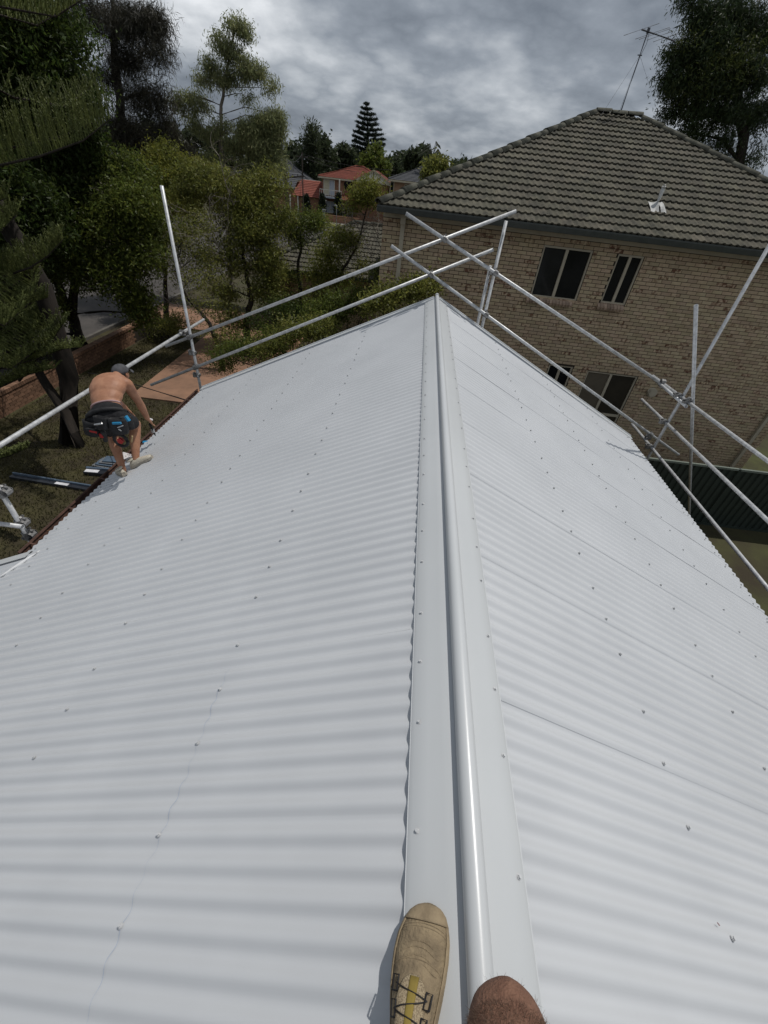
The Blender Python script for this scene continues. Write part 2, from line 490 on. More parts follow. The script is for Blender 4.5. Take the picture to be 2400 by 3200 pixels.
mb.path(pts_s, [0.004,0.012,0.016,0.012,0.009,0.003], 6); mb.obj('sealant', m_seal, house, True)
# blue chalk line snapped through a row of screws on the left slope
mb = MB(); ys = np.arange(-0.25, 1.02, PITCHC/12); vs = []
for i, y in enumerate(ys):
    hh = AMP*math.cos(2*math.pi*(y-0.671)/PITCHC)+0.0042
    xx = 0.979+0.004*math.sin(9*y)+0.0025*math.sin(31*y)
    w = 0.0008+0.0005*math.sin(17*y)
    vs += [tuple(rp(-1, xx-w, y, hh)), tuple(rp(-1, xx+w, y, hh))]
mb.add(vs, [(2*i, 2*i+1, 2*i+3, 2*i+2) for i in range(len(ys)-1)])
mb.obj('chalk_line', mat('blue_chalk', (0.36,0.42,0.52), (0.46,0.50,0.57), scale=60, rough=0.9), house)
# gutters, fascia, eaves underside, walls
def gutter(side, xe, y0, y1, w_=1.0):
    ze = ZA-xe*TP
    x0 = xe-0.045
    prof = [(x0, ze-0.075), (x0, ze-0.145), (x0+0.135*w_, ze-0.145), (x0+0.172*w_, ze-0.030-0.05*(1-w_)), (x0+0.158*w_, ze-0.022-0.05*(1-w_)), (x0+0.150*w_,ze-0.04-0.05*(1-w_))]
    mb = MB(); n = 2; vs = []
    for y in (y0, y1):
        for x, z in prof: vs.append((side*x, y, z))
    N = len(prof)
    mb.add(vs, [(i, i+1, N+i+1, N+i) for i in range(N-1)])
    o = mb.obj('gutter', m_brown, house); sd = o.modifiers.new('thickness', 'SOLIDIFY'); sd.thickness = 0.003; sd.offset = 0
    mb = MB().bx(min(side*(x0-0.028),side*(x0-0.006)), max(side*(x0-0.028),side*(x0-0.006)), y0, y1, ze-0.20, ze-0.03); mb.obj('fascia', m_timber, house)
    br = []
    return ze
gutter(-1, EL, 2.72, YG-0.03); gutter(1, ER, YB, YG-0.03, 0.45)
zel = ZA-EL*TP
for i in range(34):                                   # gutter straps and leaf litter under the sheet ends
    y = 2.85+i*0.12
    if i % 5 == 0: MB().beam((-EL+0.05, y, zel-0.035), (-EL-0.115, y+0.02, zel-0.035), 0.02, 0.003).obj('gutter_strap', m_brown, house)
lit = MB(); r = random.Random(4)
for i in range(160):
    y = 2.75+r.random()*4.1; x = -EL-0.10+r.random()*0.12
    lit.beam((x, y, zel-0.12+r.random()*0.05), (x+r.uniform(-.03,.03), y+r.uniform(-.06,.06), zel-0.11+r.random()*0.05), 0.012, 0.003)
lo = lit.obj('leaf_litter', mat('dead_leaves', (0.20,0.105,0.055), (0.09,0.05,0.03), scale=30, rough=0.9, rnd='island', rnd_amt=0.4), house); lo['kind'] = 'stuff'
MB().bx(-3.45,3.35,-3.0,6.55,0,3.15).obj('wall', m_ourbrick, house)
und = MB()
und.quad(rp(-1,0.1,YB+0.02,-0.03), rp(-1,EL-0.06,YB+0.02,-0.03), rp(-1,EL-0.06,YG-0.02,-0.03), rp(-1,0.1,YG-0.02,-0.03))
und.quad(rp(1,0.1,YB+0.02,-0.03), rp(1,0.1,YG-0.02,-0.03), rp(1,ER-0.06,YG-0.02,-0.03), rp(1,ER-0.06,YB+0.02,-0.03))
und.obj('roof_underlay', m_timber, house)
# gable wall under the far verge
gw = MB(); gw.add([(-3.45,6.56,3.15),(3.35,6.56,3.15),(3.3,6.56,3.3),(0,6.56,4.86),(-3.4,6.56,3.25)], [(0,1,2,3,4)]); gw.obj('gable_wall', m_ourbrick, house)

# ================================================================== scaffold guard rails
m_galv = mat('galvanised_tube', (0.60,0.61,0.62), (0.38,0.385,0.39), scale=16, rough=0.42, metal=0.25, bump=0.05, bscale=200, detail=8, spec=0.5)
m_galvd = mat('clamp_steel', (0.30,0.30,0.30), (0.16,0.155,0.15), scale=30, rough=0.5, metal=0.5, bump=0.1, bscale=200)
cb = MB()                                             # right-angle coupler, main axis X, second axis Z
for a in range(10):
    t0, t1 = 2*math.pi*a/10, 2*math.pi*(a+1)/10
    r_, w_ = 0.0295, 0.028
    cb.box((0, r_*math.cos((t0+t1)/2), r_*math.sin((t0+t1)/2)), (w_*2, 0.006, 0.020), Matrix.Rotation((t0+t1)/2, 3, 'X'))
    cb.box((r_*math.cos((t0+t1)/2), 0.052+r_*math.sin((t0+t1)/2), 0), (0.006, 0.020, w_*2), Matrix.Rotation((t0+t1)/2, 3, 'Z'))
cb.box((0,0.026,0),(0.045,0.016,0.045))
cb.path([(-0.01,0.0,0.036),(-0.01,0.055,0.040)], 0.006, 6); cb.path([(-0.01,0.045,0.040),(-0.01,0.062,0.040)], 0.011, 6)
cb.path([(0.036,0.03,-0.005),(0.060,0.045,-0.005)], 0.006, 6); cb.path([(0.055,0.042,-0.005),(0.068,0.050,-0.005)], 0.011, 6)
cb.box((0.0,-0.036,0.02),(0.03,0.012,0.012)); cb.box((0.045,0.06,0.01),(0.012,0.03,0.02))
cb.v = [(x*1.18, y*1.12, z*1.18) for x, y, z in cb.v]
coup_me = cb.mesh('coupler', m_galvd)
def coupler(parent, p, ax, up):
    x = Vector(ax).normalized(); z = Vector(up); z = (z-x*z.dot(x)).normalized(); y = z.cross(x)
    Mx = Matrix((x, y, z)).transposed().to_4x4(); Mx.translation = Vector(p)
    return link('coupler', coup_me, parent, None, Mx)
def tube(parent, p, q, name='tube'):
    return MB().pipe(p, q, 0.0242).obj(name, m_galv, parent, True)
YR = 7.12
def gy(u, v, dy=0.0): return ony(u, v, YR+dy)
gr = thing('gable_guardrail', 'galvanised tube guardrail crossing in an X above the far gable ridge', 'scaffolding', (0,YR,0))
A0, A1 = gy(610,1047), gy(1613,660); dA = (A1-A0).normalized(); A0 = A0-dA*0.62
B0, B1 = gy(472,1203), gy(1542,780)
C0, C1 = gy(1268,667,-0.055), gy(2058,1192,-0.055)
D0, D1 = gy(1222,768,-0.055), gy(2120,1421,-0.055)
for p, q in ((A0,A1),(B0,B1),(C0,C1),(D0,D1)): tube(gr, p, q, 'rail')
P1t = gy(1582,690,0.06); P1 = Vector((P1t.x-0.01, YR+0.06, 0)); tube(gr, (P1.x,P1.y,0), (P1t.x,P1t.y,P1t.z), 'standard')
P2t = gy(1533,830,0.06); tube(gr, (P2t.x-0.01,P2t.y,0), tuple(P2t), 'standard')
LCt = gy(505,580,0.055); tube(gr, (LCt.x,LCt.y,0), tuple(LCt), 'corner_standard')
def isect(p, q, r_, s_):                                # nearest points of two lines
    d1 = (q-p).normalized(); d2 = (s_-r_).normalized(); w = p-r_
    b = d1.dot(d2); d = d1.dot(w); e = d2.dot(w); den = 1-b*b
    t = (b*e-d)/den; return p+d1*t
for (p,q),(r_,s_) in (((A0,A1),(C0,C1)),((B0,B1),(D0,D1))):
    coupler(gr, isect(r_,s_,p,q), (s_-r_), (q-p))
up = Vector((0,0,1))
for (p,q) in ((C0,C1),(D0,D1)):
    c = isect(p,q,Vector((P1t.x,P1t.y,0)),Vector((P1t.x,P1t.y,9))); coupler(gr, c, (q-p), up)
for (p,q) in ((A0,A1),(B0,B1)):
    c = isect(p,q,Vector((LCt.x,LCt.y,0)),Vector((LCt.x,LCt.y,9))); coupler(gr, c, (q-p), up)
coupler(gr, (P2t.x+0.02, P2t.y-0.01, P2t.z-0.08), (1,0,0), (0,0,1)); coupler(gr, (P2t.x+0.075, P2t.y-0.01, P2t.z-0.08), (1,0,0), (0,0,1))
coupler(gr, (LCt.x, LCt.y, 3.62), (0,1,0), up); coupler(gr, (LCt.x, LCt.y, 3.22), (0,1,0), up)
# left eave guardrail
lg = thing('eave_guardrail', 'long thick galvanised rail running above the brown gutter beside the crouching worker', 'scaffolding', (-4.2,4,0))
tube(lg, (-4.20,-1.5,3.99), (-4.20,8.05,3.94), 'rail')
coupler(lg, (-4.15,7.17,3.945), (0,1,0), up)
tube(lg, (-4.13,3.0,0), (-4.13,3.0,4.35), 'standard')
for z in (3.62, 3.22, 3.05): coupler(lg, (-4.13,3.0,z), (0,0,1), (0,1,0)); coupler(lg, (-4.13,3.0,z-0.03), (0,0,1), (-1,0,0.2))
coupler(lg, (-4.13,3.0,3.965), (0,0,1), (0,1,0))
tube(lg, (-4.03,2.93,3.235), (-5.6,2.93,3.235), 'transom')
MB().box((-4.02,2.98,2.93),(0.16,0.075,0.075), Matrix.Rotation(0.5,3,'Z')).box((-4.06,3.0,3.0),(0.07,0.09,0.05)).obj('eave_bracket', mat('black_steel',(0.02,0.02,0.022),(0.04,0.04,0.042),rough=0.35,spec=0.6), lg)
# right eave guardrail
rg = thing('eave_guardrail', 'three parallel galvanised rails running along the scalloped right eave above the green fence', 'scaffolding', (4.1,6,0))
RX = 4.10
R1, R2, R3 = onx(2040,1175,RX), onx(2005,1248,RX), onx(1975,1325,RX)
e1, e2, e3 = onx(2400,1442,RX), onx(2400,1628,RX), onx(2400,1840,RX)
def ext(p, q, yend): t = (yend-p.y)/(q.y-p.y); return p+(q-p)*t
rails = [(R1, ext(R1,e1,-0.5)), (R2, ext(R2,e2,-0.5)), (R3, ext(R3,e3,-0.5))]
for p, q in rails: tube(rg, p, q, 'rail')
tube(rg, (RX-0.052, R1.y-0.10, R1.z+0.005), (RX-0.052, R1.y-1.35, R1.z+0.02), 'rail')
SX, SYY = 4.155, 6.80
tube(rg, (SX,SYY,0), (SX,SYY,6.6), 'standard')
for p, q in rails:
    c = p+(q-p)*((SYY-p.y)/(q.y-p.y)); coupler(rg, c, (0,1,0), up)
clampP = onx(2155,1250,RX); clampP = Vector((RX+0.05, clampP.y, clampP.z)); gb = onz(2150,1700,0.0); dB = (clampP-gb)
s_ = 1.0
while project(clampP+dB*(s_-1.0))[1] > 955 and s_ < 2.2: s_ += 0.005
tube(rg, gb, clampP+dB*(s_-1.0), 'raker')
coupler(rg, (RX, clampP.y, clampP.z), (0,1,0), dB)
coupler(rg, R1+Vector((-0.03,-0.42,0.0)), (0,1,0), (1,0,0)); coupler(rg, isect(D0,D1,R3,e3)+Vector((0,0,0)), (D1-D0), (0,1,0))
for k, y in enumerate((1.5, -0.3)):
    tube(rg, (SX,y,0), (SX,y,4.6), 'standard')
    for p, q in rails:
        c = p+(q-p)*((y-p.y)/(q.y-p.y)); coupler(rg, c, (0,1,0), up)
# ================================================================== the two-storey brick house next door
nb = thing('brick_house', 'two storey buff brick house with mossy grey-brown tiled hip roof beyond the gable', 'house', (4.7,17,0))
YW, XW0, XW1, ZT = 12.3, -1.32, 10.8, 5.55
m_mort = mat('mortar', (0.052,0.041,0.030), (0.034,0.027,0.020), scale=25, rough=0.95, bump=0.3, bscale=80)
BR1, BR2, BR3 = (0.490,0.388,0.262), (0.425,0.325,0.210), (0.160,0.085,0.055)
m_brick_o = mat('buff_brick_single', BR1, BR2, scale=6, rough=0.9, bump=0.35, bscale=60, coords='World', rnd='object', rnd_amt=0.17, hue_amt=0.012, c3=BR3)
m_brick_i = mat('buff_brick', BR1, BR2, scale=6, rough=0.9, bump=0.35, bscale=60, coords='World', rnd='island', rnd_amt=0.17, hue_amt=0.012, c3=BR3)
m_sillb = mat('sill_brick', (0.46,0.35,0.26), (0.31,0.215,0.16), scale=10, rough=0.9, rnd='object', rnd_amt=0.25, bump=0.3)
m_trim = mat('cream_paint', (0.46,0.41,0.31), (0.40,0.355,0.27), scale=4, rough=0.55)
m_gut = mat('green_grey_gutter', (0.055,0.062,0.055), (0.040,0.046,0.042), scale=4, rough=0.4, spec=0.5)
m_glass = mat('dark_glass', (0.008,0.009,0.010), (0.014,0.015,0.016), scale=2, rough=0.05, spec=0.22, bump=0.02, bscale=6)
m_blind = mat('closed_blind', (0.135,0.115,0.085), (0.115,0.097,0.072), scale=3, rough=0.25, spec=0.5)
WINS = [(2.65,3.86,4.23,5.37), (4.47,5.11,4.27,5.37), (3.73,4.42,1.32,2.58), (4.85,6.30,0.42,2.53)]
CH, BW = 0.0858, 0.24
# mortar wall around the openings
def wall_with_holes(mb, x0, x1, z0, z1, y0, y1, holes):
    xs = sorted({x0, x1, *[h[0] for h in holes], *[h[1] for h in holes]}); zs = sorted({z0, z1, *[h[2] for h in holes], *[h[3] for h in holes]})
    xs = [x for x in xs if x0 <= x <= x1]; zs = [z for z in zs if z0 <= z <= z1]
    for j in range(len(zs)-1):
        run = None
        for i in range(len(xs)-1):
            cx, cz = (xs[i]+xs[i+1])/2, (zs[j]+zs[j+1])/2
            hole = any(h[0] < cx < h[1] and h[2] < cz < h[3] for h in holes)
            if not hole:
                run = [xs[i], xs[i+1]] if run is None else [run[0], xs[i+1]]
            if (hole or i == len(xs)-2) and run is not None:
                mb.bx(run[0], run[1], y0, y1, zs[j], zs[j+1]); run = None
mb = MB(); wall_with_holes(mb, XW0, XW1, 0, ZT+0.02, YW+0.012, YW+0.11, WINS); mb.obj('wall', m_mort, nb)
MB().bx(XW0,XW0+0.11,YW+0.11,22.9,0,ZT+0.02).obj('side_wall', m_brick_i, nb)
MB().bx(XW1-0.11,XW1,YW+0.11,22.9,0,ZT+0.02).obj('side_wall', m_brick_i, nb)
MB().bx(XW0,XW1,22.9,23.0,0,ZT+0.02).obj('back_wall', m_brick_i, nb)
# bricks: (x, z, length) laid in stretcher bond, cut at openings
br = random.Random(11)
bricks = []
def lay(x0, x1, z0, z1, holes, Y):
    nrow = int((z1-z0)/CH)
    for j in range(nrow):
        z = z1-(j+1)*CH
        x = x0-(BW/2 if j % 2 else 0)
        while x < x1-0.03:
            a, b = max(x, x0), min(x+BW-0.012, x1)
            segs = [(a, b)]
            for h in holes:
                if z+CH*0.6 > h[2]-0.0 and z+CH*0.3 < h[3]:
                    ns = []
                    for (p, q) in segs:
                        if q <= h[0] or p >= h[1]: ns.append((p, q)); continue
                        if p < h[0]-0.02: ns.append((p, h[0]-0.004))
                        if q > h[1]+0.02: ns.append((h[1]+0.004, q))
                    segs = ns
            for (p, q) in segs:
                if q-p > 0.03: bricks.append((p, q, z, Y))
            x += BW
lay(XW0, XW1, 0.0, ZT, WINS, YW)
nmain = len(bricks)
lay(-7.2, -1.35, 0.0, 2.42, [], 21.45)
def brick_geo(mb, p, q, z, Y):
    dy = br.uniform(-0.0015, 0.0015); y0 = Y+dy; h = CH-0.013
    mb.add([(p,y0,z),(q,y0,z),(q,y0,z+h),(p,y0,z+h),(p,Y+0.05,z),(q,Y+0.05,z),(q,Y+0.05,z+h),(p,Y+0.05,z+h)],
           [(0,1,2,3),(1,5,6,2),(4,0,3,7),(3,2,6,7),(4,5,1,0)])
def vis(b):
    u, v = project(((b[0]+b[1])/2, b[3], b[2]))
    return 0 < u < 2400 and not (u > 1362 and v > 925+(u-1362)*0.735) and not (u < 1362 and v > 925)
full_me = {}
cand = sorted([i for i in range(nmain) if vis(bricks[i])], key=lambda i: (bricks[i][0]-CAM[0])**2+(bricks[i][2]-CAM[2])**2)
singles = set(cand[:300])
stuff = MB()
for i, b in enumerate(bricks):
    if i in singles:
        L = round(b[1]-b[0], 3)
        if L not in full_me:
            t_ = MB(); br2 = br; brick_geo(t_, 0, L, 0, 0); full_me[L] = t_.mesh('brick', m_brick_o)
        link('brick', full_me[L], nb, None, Matrix.Translation((b[0], b[3]+br.uniform(-.0015,.0015), b[2])))
    else: brick_geo(stuff, *b)
so = stuff.obj('brickwork', m_brick_i, nb); so['kind'] = 'stuff'
# windows
def window(x0, x1, z0, z1, mull, panes, transom=None):
    yf = YW+0.065
    fr = MB(); w = 0.045
    fr.bx(x0,x0+w,yf-0.03,yf+0.03,z0,z1).bx(x1-w,x1,yf-0.03,yf+0.03,z0,z1).bx(x0+w,x1-w,yf-0.028,yf+0.03,z1-w,z1).bx(x0+w,x1-w,yf-0.034,yf+0.03,z0,z0+w)
    f = fr.obj('window', m_trim, nb)
    MB().bx(mull-0.035,mull+0.035,yf-0.036,yf+0.02,z0+w,z1-w).obj('mullion', m_trim, f)
    if transom: MB().bx(mull+0.035,x1-w,yf-0.032,yf+0.02,transom-0.035,transom+0.035).obj('transom', m_trim, f)
    MB().bx(x0+w,mull-0.035,yf+0.0,yf+0.012,z0+w,z1-w).obj('pane', panes[0], f)
    MB().bx(mull+0.035,x1-w,yf+0.0+(0.004),yf+0.016,z0+w,z1-w).obj('pane', panes[1], f)
    # reveal of the opening
    rv = MB(); rv.bx(x0-0.001,x0+0.004,YW+0.008,yf,z0,z1); rv.obj('reveal', m_mort, f)
m_glass2 = mat('grey_glass', (0.022,0.024,0.026), (0.012,0.013,0.014), scale=1.2, rough=0.08, spec=0.3)
window(2.65,3.86,4.23,5.37, 3.245, (m_glass2, m_glass))
window(4.47,5.11,4.27,5.37, 4.79, (m_glass, m_glass))
window(3.73,4.42,1.32,2.58, 4.07, (m_glass, m_glass))
window(4.85,6.30,0.42,2.53, 5.55, (m_blind, mat('half_blind',(0.045,0.038,0.028),(0.03,0.026,0.02),scale=1.5,rough=0.2,spec=0.5)), 1.28)
# sloping brick-on-edge sills
for x0, x1, z0 in ((2.56,3.80,4.225), (4.40,5.10,4.265)):
    n = int((x1-x0)/0.086)
    sbm = MB(); sbm.box((0,0,0),(0.073,0.19,0.07)); sme = sbm.mesh('sill_brick', m_sillb)
    for i in range(n):
        Mx = Matrix.Translation((x0+0.043+i*0.086, YW-0.028, z0-0.056+br.uniform(-.002,.002))) @ Matrix.Rotation(math.radians(28), 4, 'X')
        link('sill_brick', sme, nb, None, Mx)
# frieze, soffit, gutter, downpipes, wall lamp
YE, ZE = 11.82, 5.80
XL, XR = -1.42, 11.36
MB().bx(XW0,XW1,YW-0.022,YW+0.006,ZT+0.003,5.69).obj('frieze', m_trim, nb)
MB().bx(XL+0.04,XR-0.04,YE+0.06,YW+0.1,5.692,5.71).obj('soffit', m_trim, nb)
gm = MB(); prof = [(0.055,-0.02),(0.055,-0.125),(-0.045,-0.125),(-0.06,-0.03),(-0.06,0.0),(-0.045,0.0)]; vs = []
for x in (XL-0.02, XR+0.02):
    for dy, dz in prof: vs.append((x, YE+dy, ZE+dz))
gm.add(vs, [(i,i+1,len(prof)+i+1,len(prof)+i) for i in range(len(prof)-1)])
o = gm.obj('gutter', m_gut, nb); sd = o.modifiers.new('thickness','SOLIDIFY'); sd.thickness = 0.004; sd.offset = 0
MB().box((XL-0.02,YE-0.003,ZE-0.06),(0.006,0.11,0.12)).obj('gutter_end', m_gut, nb)
MB().bx(XL,XR,YE+0.057,YE+0.075,5.66,5.80).obj('fascia', m_gut, nb)
dpx = -0.83
dp = MB(); dp.bx(dpx-0.05,dpx+0.05,YW-0.085,YW-0.012,0.1,5.46); dp.bx(dpx-0.06,dpx+0.06,YW-0.20,YW-0.024,5.462,5.67)
dpo = dp.obj('downpipe', m_trim, nb)
for z in (5.15, 3.2, 1.3): MB().bx(dpx-0.062,dpx+0.062,YW-0.09,YW-0.004,z,z+0.03).obj('bracket', m_trim, dpo)
dpx = 10.42
dpo = MB().bx(dpx-0.05,dpx+0.05,YW-0.085,YW-0.012,0.1,5.67).obj('downpipe', m_trim, nb)
lm = MB(); lm.disc((6.85,YW-0.05,2.15),(0,1,0),0.13,0.09,24); lm.disc((6.85,YW-0.105,2.15),(0,1,0),0.105,0.03,24); lm.obj('wall_lamp', m_trim, nb)
# ---------------------------------------------------------------- tiled roofs
m_tile_o = mat('roof_tile_single', (0.118,0.108,0.080), (0.060,0.058,0.046), scale=5, rough=0.95, bump=0.6, bscale=70, coords='World', rnd='object', rnd_amt=0.17, hue_amt=0.012, detail=8)
m_tile_i = mat('roof_tile', (0.118,0.108,0.080), (0.060,0.058,0.046), scale=5, rough=0.95, bump=0.6, bscale=70, coords='World', rnd='island', rnd_amt=0.17, hue_amt=0.012, detail=8)
m_hip = mat('hip_tile', (0.125,0.12,0.095), (0.062,0.064,0.05), scale=7, rough=0.95, bump=0.5, bscale=60, rnd='object', rnd_amt=0.15)
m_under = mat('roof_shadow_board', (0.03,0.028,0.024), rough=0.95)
TW, TG, TLEN = 0.30, 0.32, 0.375
NT = 12
def tile_pts(clip=None):
    vs = []
    for (yy, zz) in ((0.0, 0.052), (TLEN, 0.006)):
        for i in range(NT+1):
            x = TW*i/NT; r_ = max(0.0, math.cos(2*math.pi*(x-0.075)/0.15))**0.7
            vs.append([x, yy, zz+0.024*r_])
    for i in range(NT+1):
        x = TW*i/NT; r_ = max(0.0, math.cos(2*math.pi*(x-0.075)/0.15))**0.7
        vs.append([x, 0.006, 0.052+0.024*r_-0.036])
    N = NT+1
    vs += [list(q) for q in vs[:N]]
    fs = [(i, i+1, N+i+1, N+i) for i in range(NT)] + [(2*N+i, 2*N+i+1, 3*N+i+1, 3*N+i) for i in range(NT)]
    return vs, fs
tv, tf = tile_pts()
tmb = MB(); tmb.add(tv, tf); tile_me = tmb.mesh('roof_tile', m_tile_o)
tile_me.shade_smooth()
tile_stuff = MB()
singles_t = []
def tile_plane(org, xd, upd, nrm, width, left, right, slope, single=False):
    """org eave corner; left(s)/right(s) limits along xd at slope distance s"""
    R = Matrix((xd, upd, nrm)).transposed(); rows = int(math.ceil(slope/TG))
    for j in range(rows):
        s = j*TG-0.04
        i0 = int(left(max(s,0))/TW)-1; i1 = int(right(max(s,0))/TW)+1
        for i in range(i0, i1+1):
            x = i*TW
            l0, r_0 = left(max(s,0)), right(max(s,0)); l1, r1 = left(min(s+TLEN,slope)), right(min(s+TLEN,slope))
            if x+TW < l0 or x > r_0: continue
            whole = x >= max(l0,l1)-0.001 and x+TW <= min(r_0,r1)+0.001
            if whole and single: singles_t.append((org, R, x, s)); continue
            vs = []
            for (a, b, c) in tv:
                yy = min(s+b, slope); xx = min(max(x+a, left(max(yy,0))), right(max(yy,0)))
                vs.append(org+R@Vector((xx, yy, c)))
            tile_stuff.add(vs, tf)
ANG = math.atan(0.4366); ca, sa = math.cos(ANG), math.sin(ANG)
HD = 5.70                                               # plan distance eave -> ridge
SL = HD/ca
o_f = Vector((XL, YE, ZE)); WID = XR-XL
tile_plane(o_f, Vector((1,0,0)), Vector((0,ca,sa)), Vector((0,-sa,ca)), WID, lambda s: s*ca, lambda s: WID-s*ca, SL, True)
DEP = 2*HD
o_l = Vector((XL, YE+DEP, ZE))
tile_plane(o_l, Vector((0,-1,0)), Vector((ca,0,sa)), Vector((-sa,0,ca)), DEP, lambda s: s*ca, lambda s: DEP-s*ca, SL)
zr = ZE+HD*0.4366; YRG = YE+HD
MB().quad((XL,YE+DEP,ZE),(XR,YE+DEP,ZE),(XR-HD,YRG,zr),(XL+HD,YRG,zr)).obj('roof_back', m_tile_i, nb)
MB().add
q_ = MB(); q_.add([(XR,YE,ZE),(XR,YE+DEP,ZE),(XR-HD,YRG,zr)], [(0,1,2)]); q_.obj('roof_side', m_tile_i, nb)
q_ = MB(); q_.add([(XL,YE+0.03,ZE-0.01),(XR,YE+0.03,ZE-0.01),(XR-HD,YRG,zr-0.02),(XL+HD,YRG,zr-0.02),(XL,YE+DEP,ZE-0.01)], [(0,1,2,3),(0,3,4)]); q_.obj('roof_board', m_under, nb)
# the lower wing to the left
WX0, WX1, WY, WZ = -7.61, -1.36, 21.0, 2.60
wd = 3.9
o_w = Vector((WX0, WY, WZ))
tile_plane(o_w, Vector((1,0,0)), Vector((0,ca,sa)), Vector((0,-sa,ca)), WX1-WX0, lambda s: s*ca, lambda s: WX1-WX0, wd/ca)
tile_plane(Vector((WX0, WY+2*wd, WZ)), Vector((0,-1,0)), Vector((ca,0,sa)), Vector((-sa,0,ca)), 2*wd, lambda s: s*ca, lambda s: 2*wd-s*ca, wd/ca)
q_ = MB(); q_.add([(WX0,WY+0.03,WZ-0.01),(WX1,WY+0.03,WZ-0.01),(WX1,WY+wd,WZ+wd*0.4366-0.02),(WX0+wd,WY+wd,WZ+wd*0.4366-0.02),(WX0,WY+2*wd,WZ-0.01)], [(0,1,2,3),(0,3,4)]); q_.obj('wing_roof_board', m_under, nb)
MB().bx(-7.2,-1.34,21.457,21.6,0,2.5).obj('wing_wall', m_mort, nb)
MB().bx(-7.2,-7.09,21.6,28,0,2.5).obj('wing_side_wall', m_brick_i, nb)
gm = MB(); vs = []
for x in (WX0-0.02, WX1):
    for dy, dz in prof: vs.append((x, WY+dy, WZ+dz))
gm.add(vs, [(i,i+1,len(prof)+i+1,len(prof)+i) for i in range(len(prof)-1)])
o = gm.obj('gutter', m_gut, nb); sd = o.modifiers.new('thickness','SOLIDIFY'); sd.thickness = 0.004; sd.offset = 0
MB().bx(WX0+0.02,WX1,WY+0.06,21.44,WZ-0.13,WZ-0.11).obj('soffit', m_trim, nb)
# largest 300 whole front tiles stay single, the rest joins the tile field
def tdist(t_): p = t_[0]+t_[1]@Vector((t_[2]+0.15, t_[3], 0)); u, v = project(p); return (p-Vector(CAM)).length+(100 if not (0<u<2400) else 0)
singles_t.sort(key=tdist)
for k, (og, R, x, s) in enumerate(singles_t):
    if k < 300:
        Mx = R.to_4x4() @ Matrix.Rotation(br.uniform(-.004,.004), 4, 'Z'); Mx.translation = og+R@Vector((x, s, br.uniform(-.001,.003)))
        link('roof_tile', tile_me, nb, None, Mx)
    else:
        tile_stuff.add([og+R@Vector((x+a, s+b, c)) for a, b, c in tv], tf)
to = tile_stuff.obj('roof_tiles', m_tile_i, nb, True); to['kind'] = 'stuff'
# hip and ridge cappings
hm = MB(); vs = []; N = 9
for (yy, rr) in ((0.0, 0.125), (0.43, 0.105)):
    for i in range(N):
        a = math.pi*(i/(N-1)); vs.append((rr*math.cos(a), yy, rr*0.72*math.sin(a)))
for i in range(N):
    a = math.pi*(i/(N-1)); vs.append((0.105*math.cos(a), 0.004, 0.105*0.70*math.sin(a)-0.004))
hm.add(vs, [(i+1,i,N+i,N+i+1) for i in range(N-1)]+[(i,i+1,2*N+i+1,2*N+i) for i in range(N-1)])
hip_me = hm.mesh('hip_tile', m_hip)
hip_me.polygons.foreach_set('use_smooth', [i < N-1 for i in range(2*(N-1))])
def hips(p, q, z=0.02):
    p = Vector(p); q = Vector(q); d = (q-p); L = d.length; d.normalize(); x = d.cross(Vector((0,0,1))).normalized(); zz = x.cross(d)
    R = Matrix((x, d, zz)).transposed()
    n = max(1, int(L/0.37))
    for i in range(n):
        Mx = R.to_4x4() @ Matrix.Rotation(br.uniform(-.02,.02),4,'Z'); Mx.translation = p+d*(L*i/n)+zz*(z+0.012*(i%2==0)+br.uniform(0,.006))
        link('hip_tile', hip_me, nb, None, Mx)
ap_l, ap_r = Vector((XL+HD,YRG,zr)), Vector((XR-HD,YRG,zr))
hips((XL,YE,ZE), ap_l); hips((XR,YE,ZE), ap_r); hips(ap_r, ap_l, 0.05)
hips((WX0,WY,WZ), (WX0+wd,WY+wd,WZ+wd*0.4366)); hips((WX0+wd,WY+wd,WZ+wd*0.4366), (WX1,WY+wd,WZ+wd*0.4366))
# white vent pipe with its flashing on the front slope
pv = ony(2052,640,12.95); vz = ZE+(pv.y-YE)*0.4366
vm = MB(); b0 = Vector((pv.x, pv.y, vz))
vm.path([b0+Vector((0,0,-0.05)), b0+Vector((0,0,0.30)), b0+Vector((0,0,0.44))], [0.045,0.045,0.04], 12); vm.path([b0+Vector((0,0,0.40)), b0+Vector((0,0,0.47))],[0.055,0.03],12)
vo = vm.obj('vent_pipe', mat('white_plastic',(0.62,0.62,0.60),(0.5,0.5,0.48),rough=0.5), nb, True)
fm = MB(); m_fl = mat('pale_lead',(0.50,0.50,0.48),(0.36,0.36,0.35),scale=15,rough=0.6,bump=0.5,bscale=30)
vs = []; r = random.Random(2)
for j in range(5):
    for i in range(7):
        dx = -0.19+0.38*i/6; s = -0.27+0.40*j/4
        h = 0.065+0.035*max(0,math.cos(dx*2*math.pi/0.15+0.5))+0.05*math.exp(-((dx)**2+(s)**2)/0.008)+r.uniform(0,.008)
        if j == 0: h -= 0.02
        vs.append(b0+Vector((dx,0,0))+Vector((0,ca,sa))*s+Vector((0,-sa,ca))*h)
fm.add(vs, [(j*7+i,j*7+i+1,(j+1)*7+i+1,(j+1)*7+i) for j in range(4) for i in range(6) if not (i == 3 and j < 2)]); fm.obj('flashing', m_fl, vo)
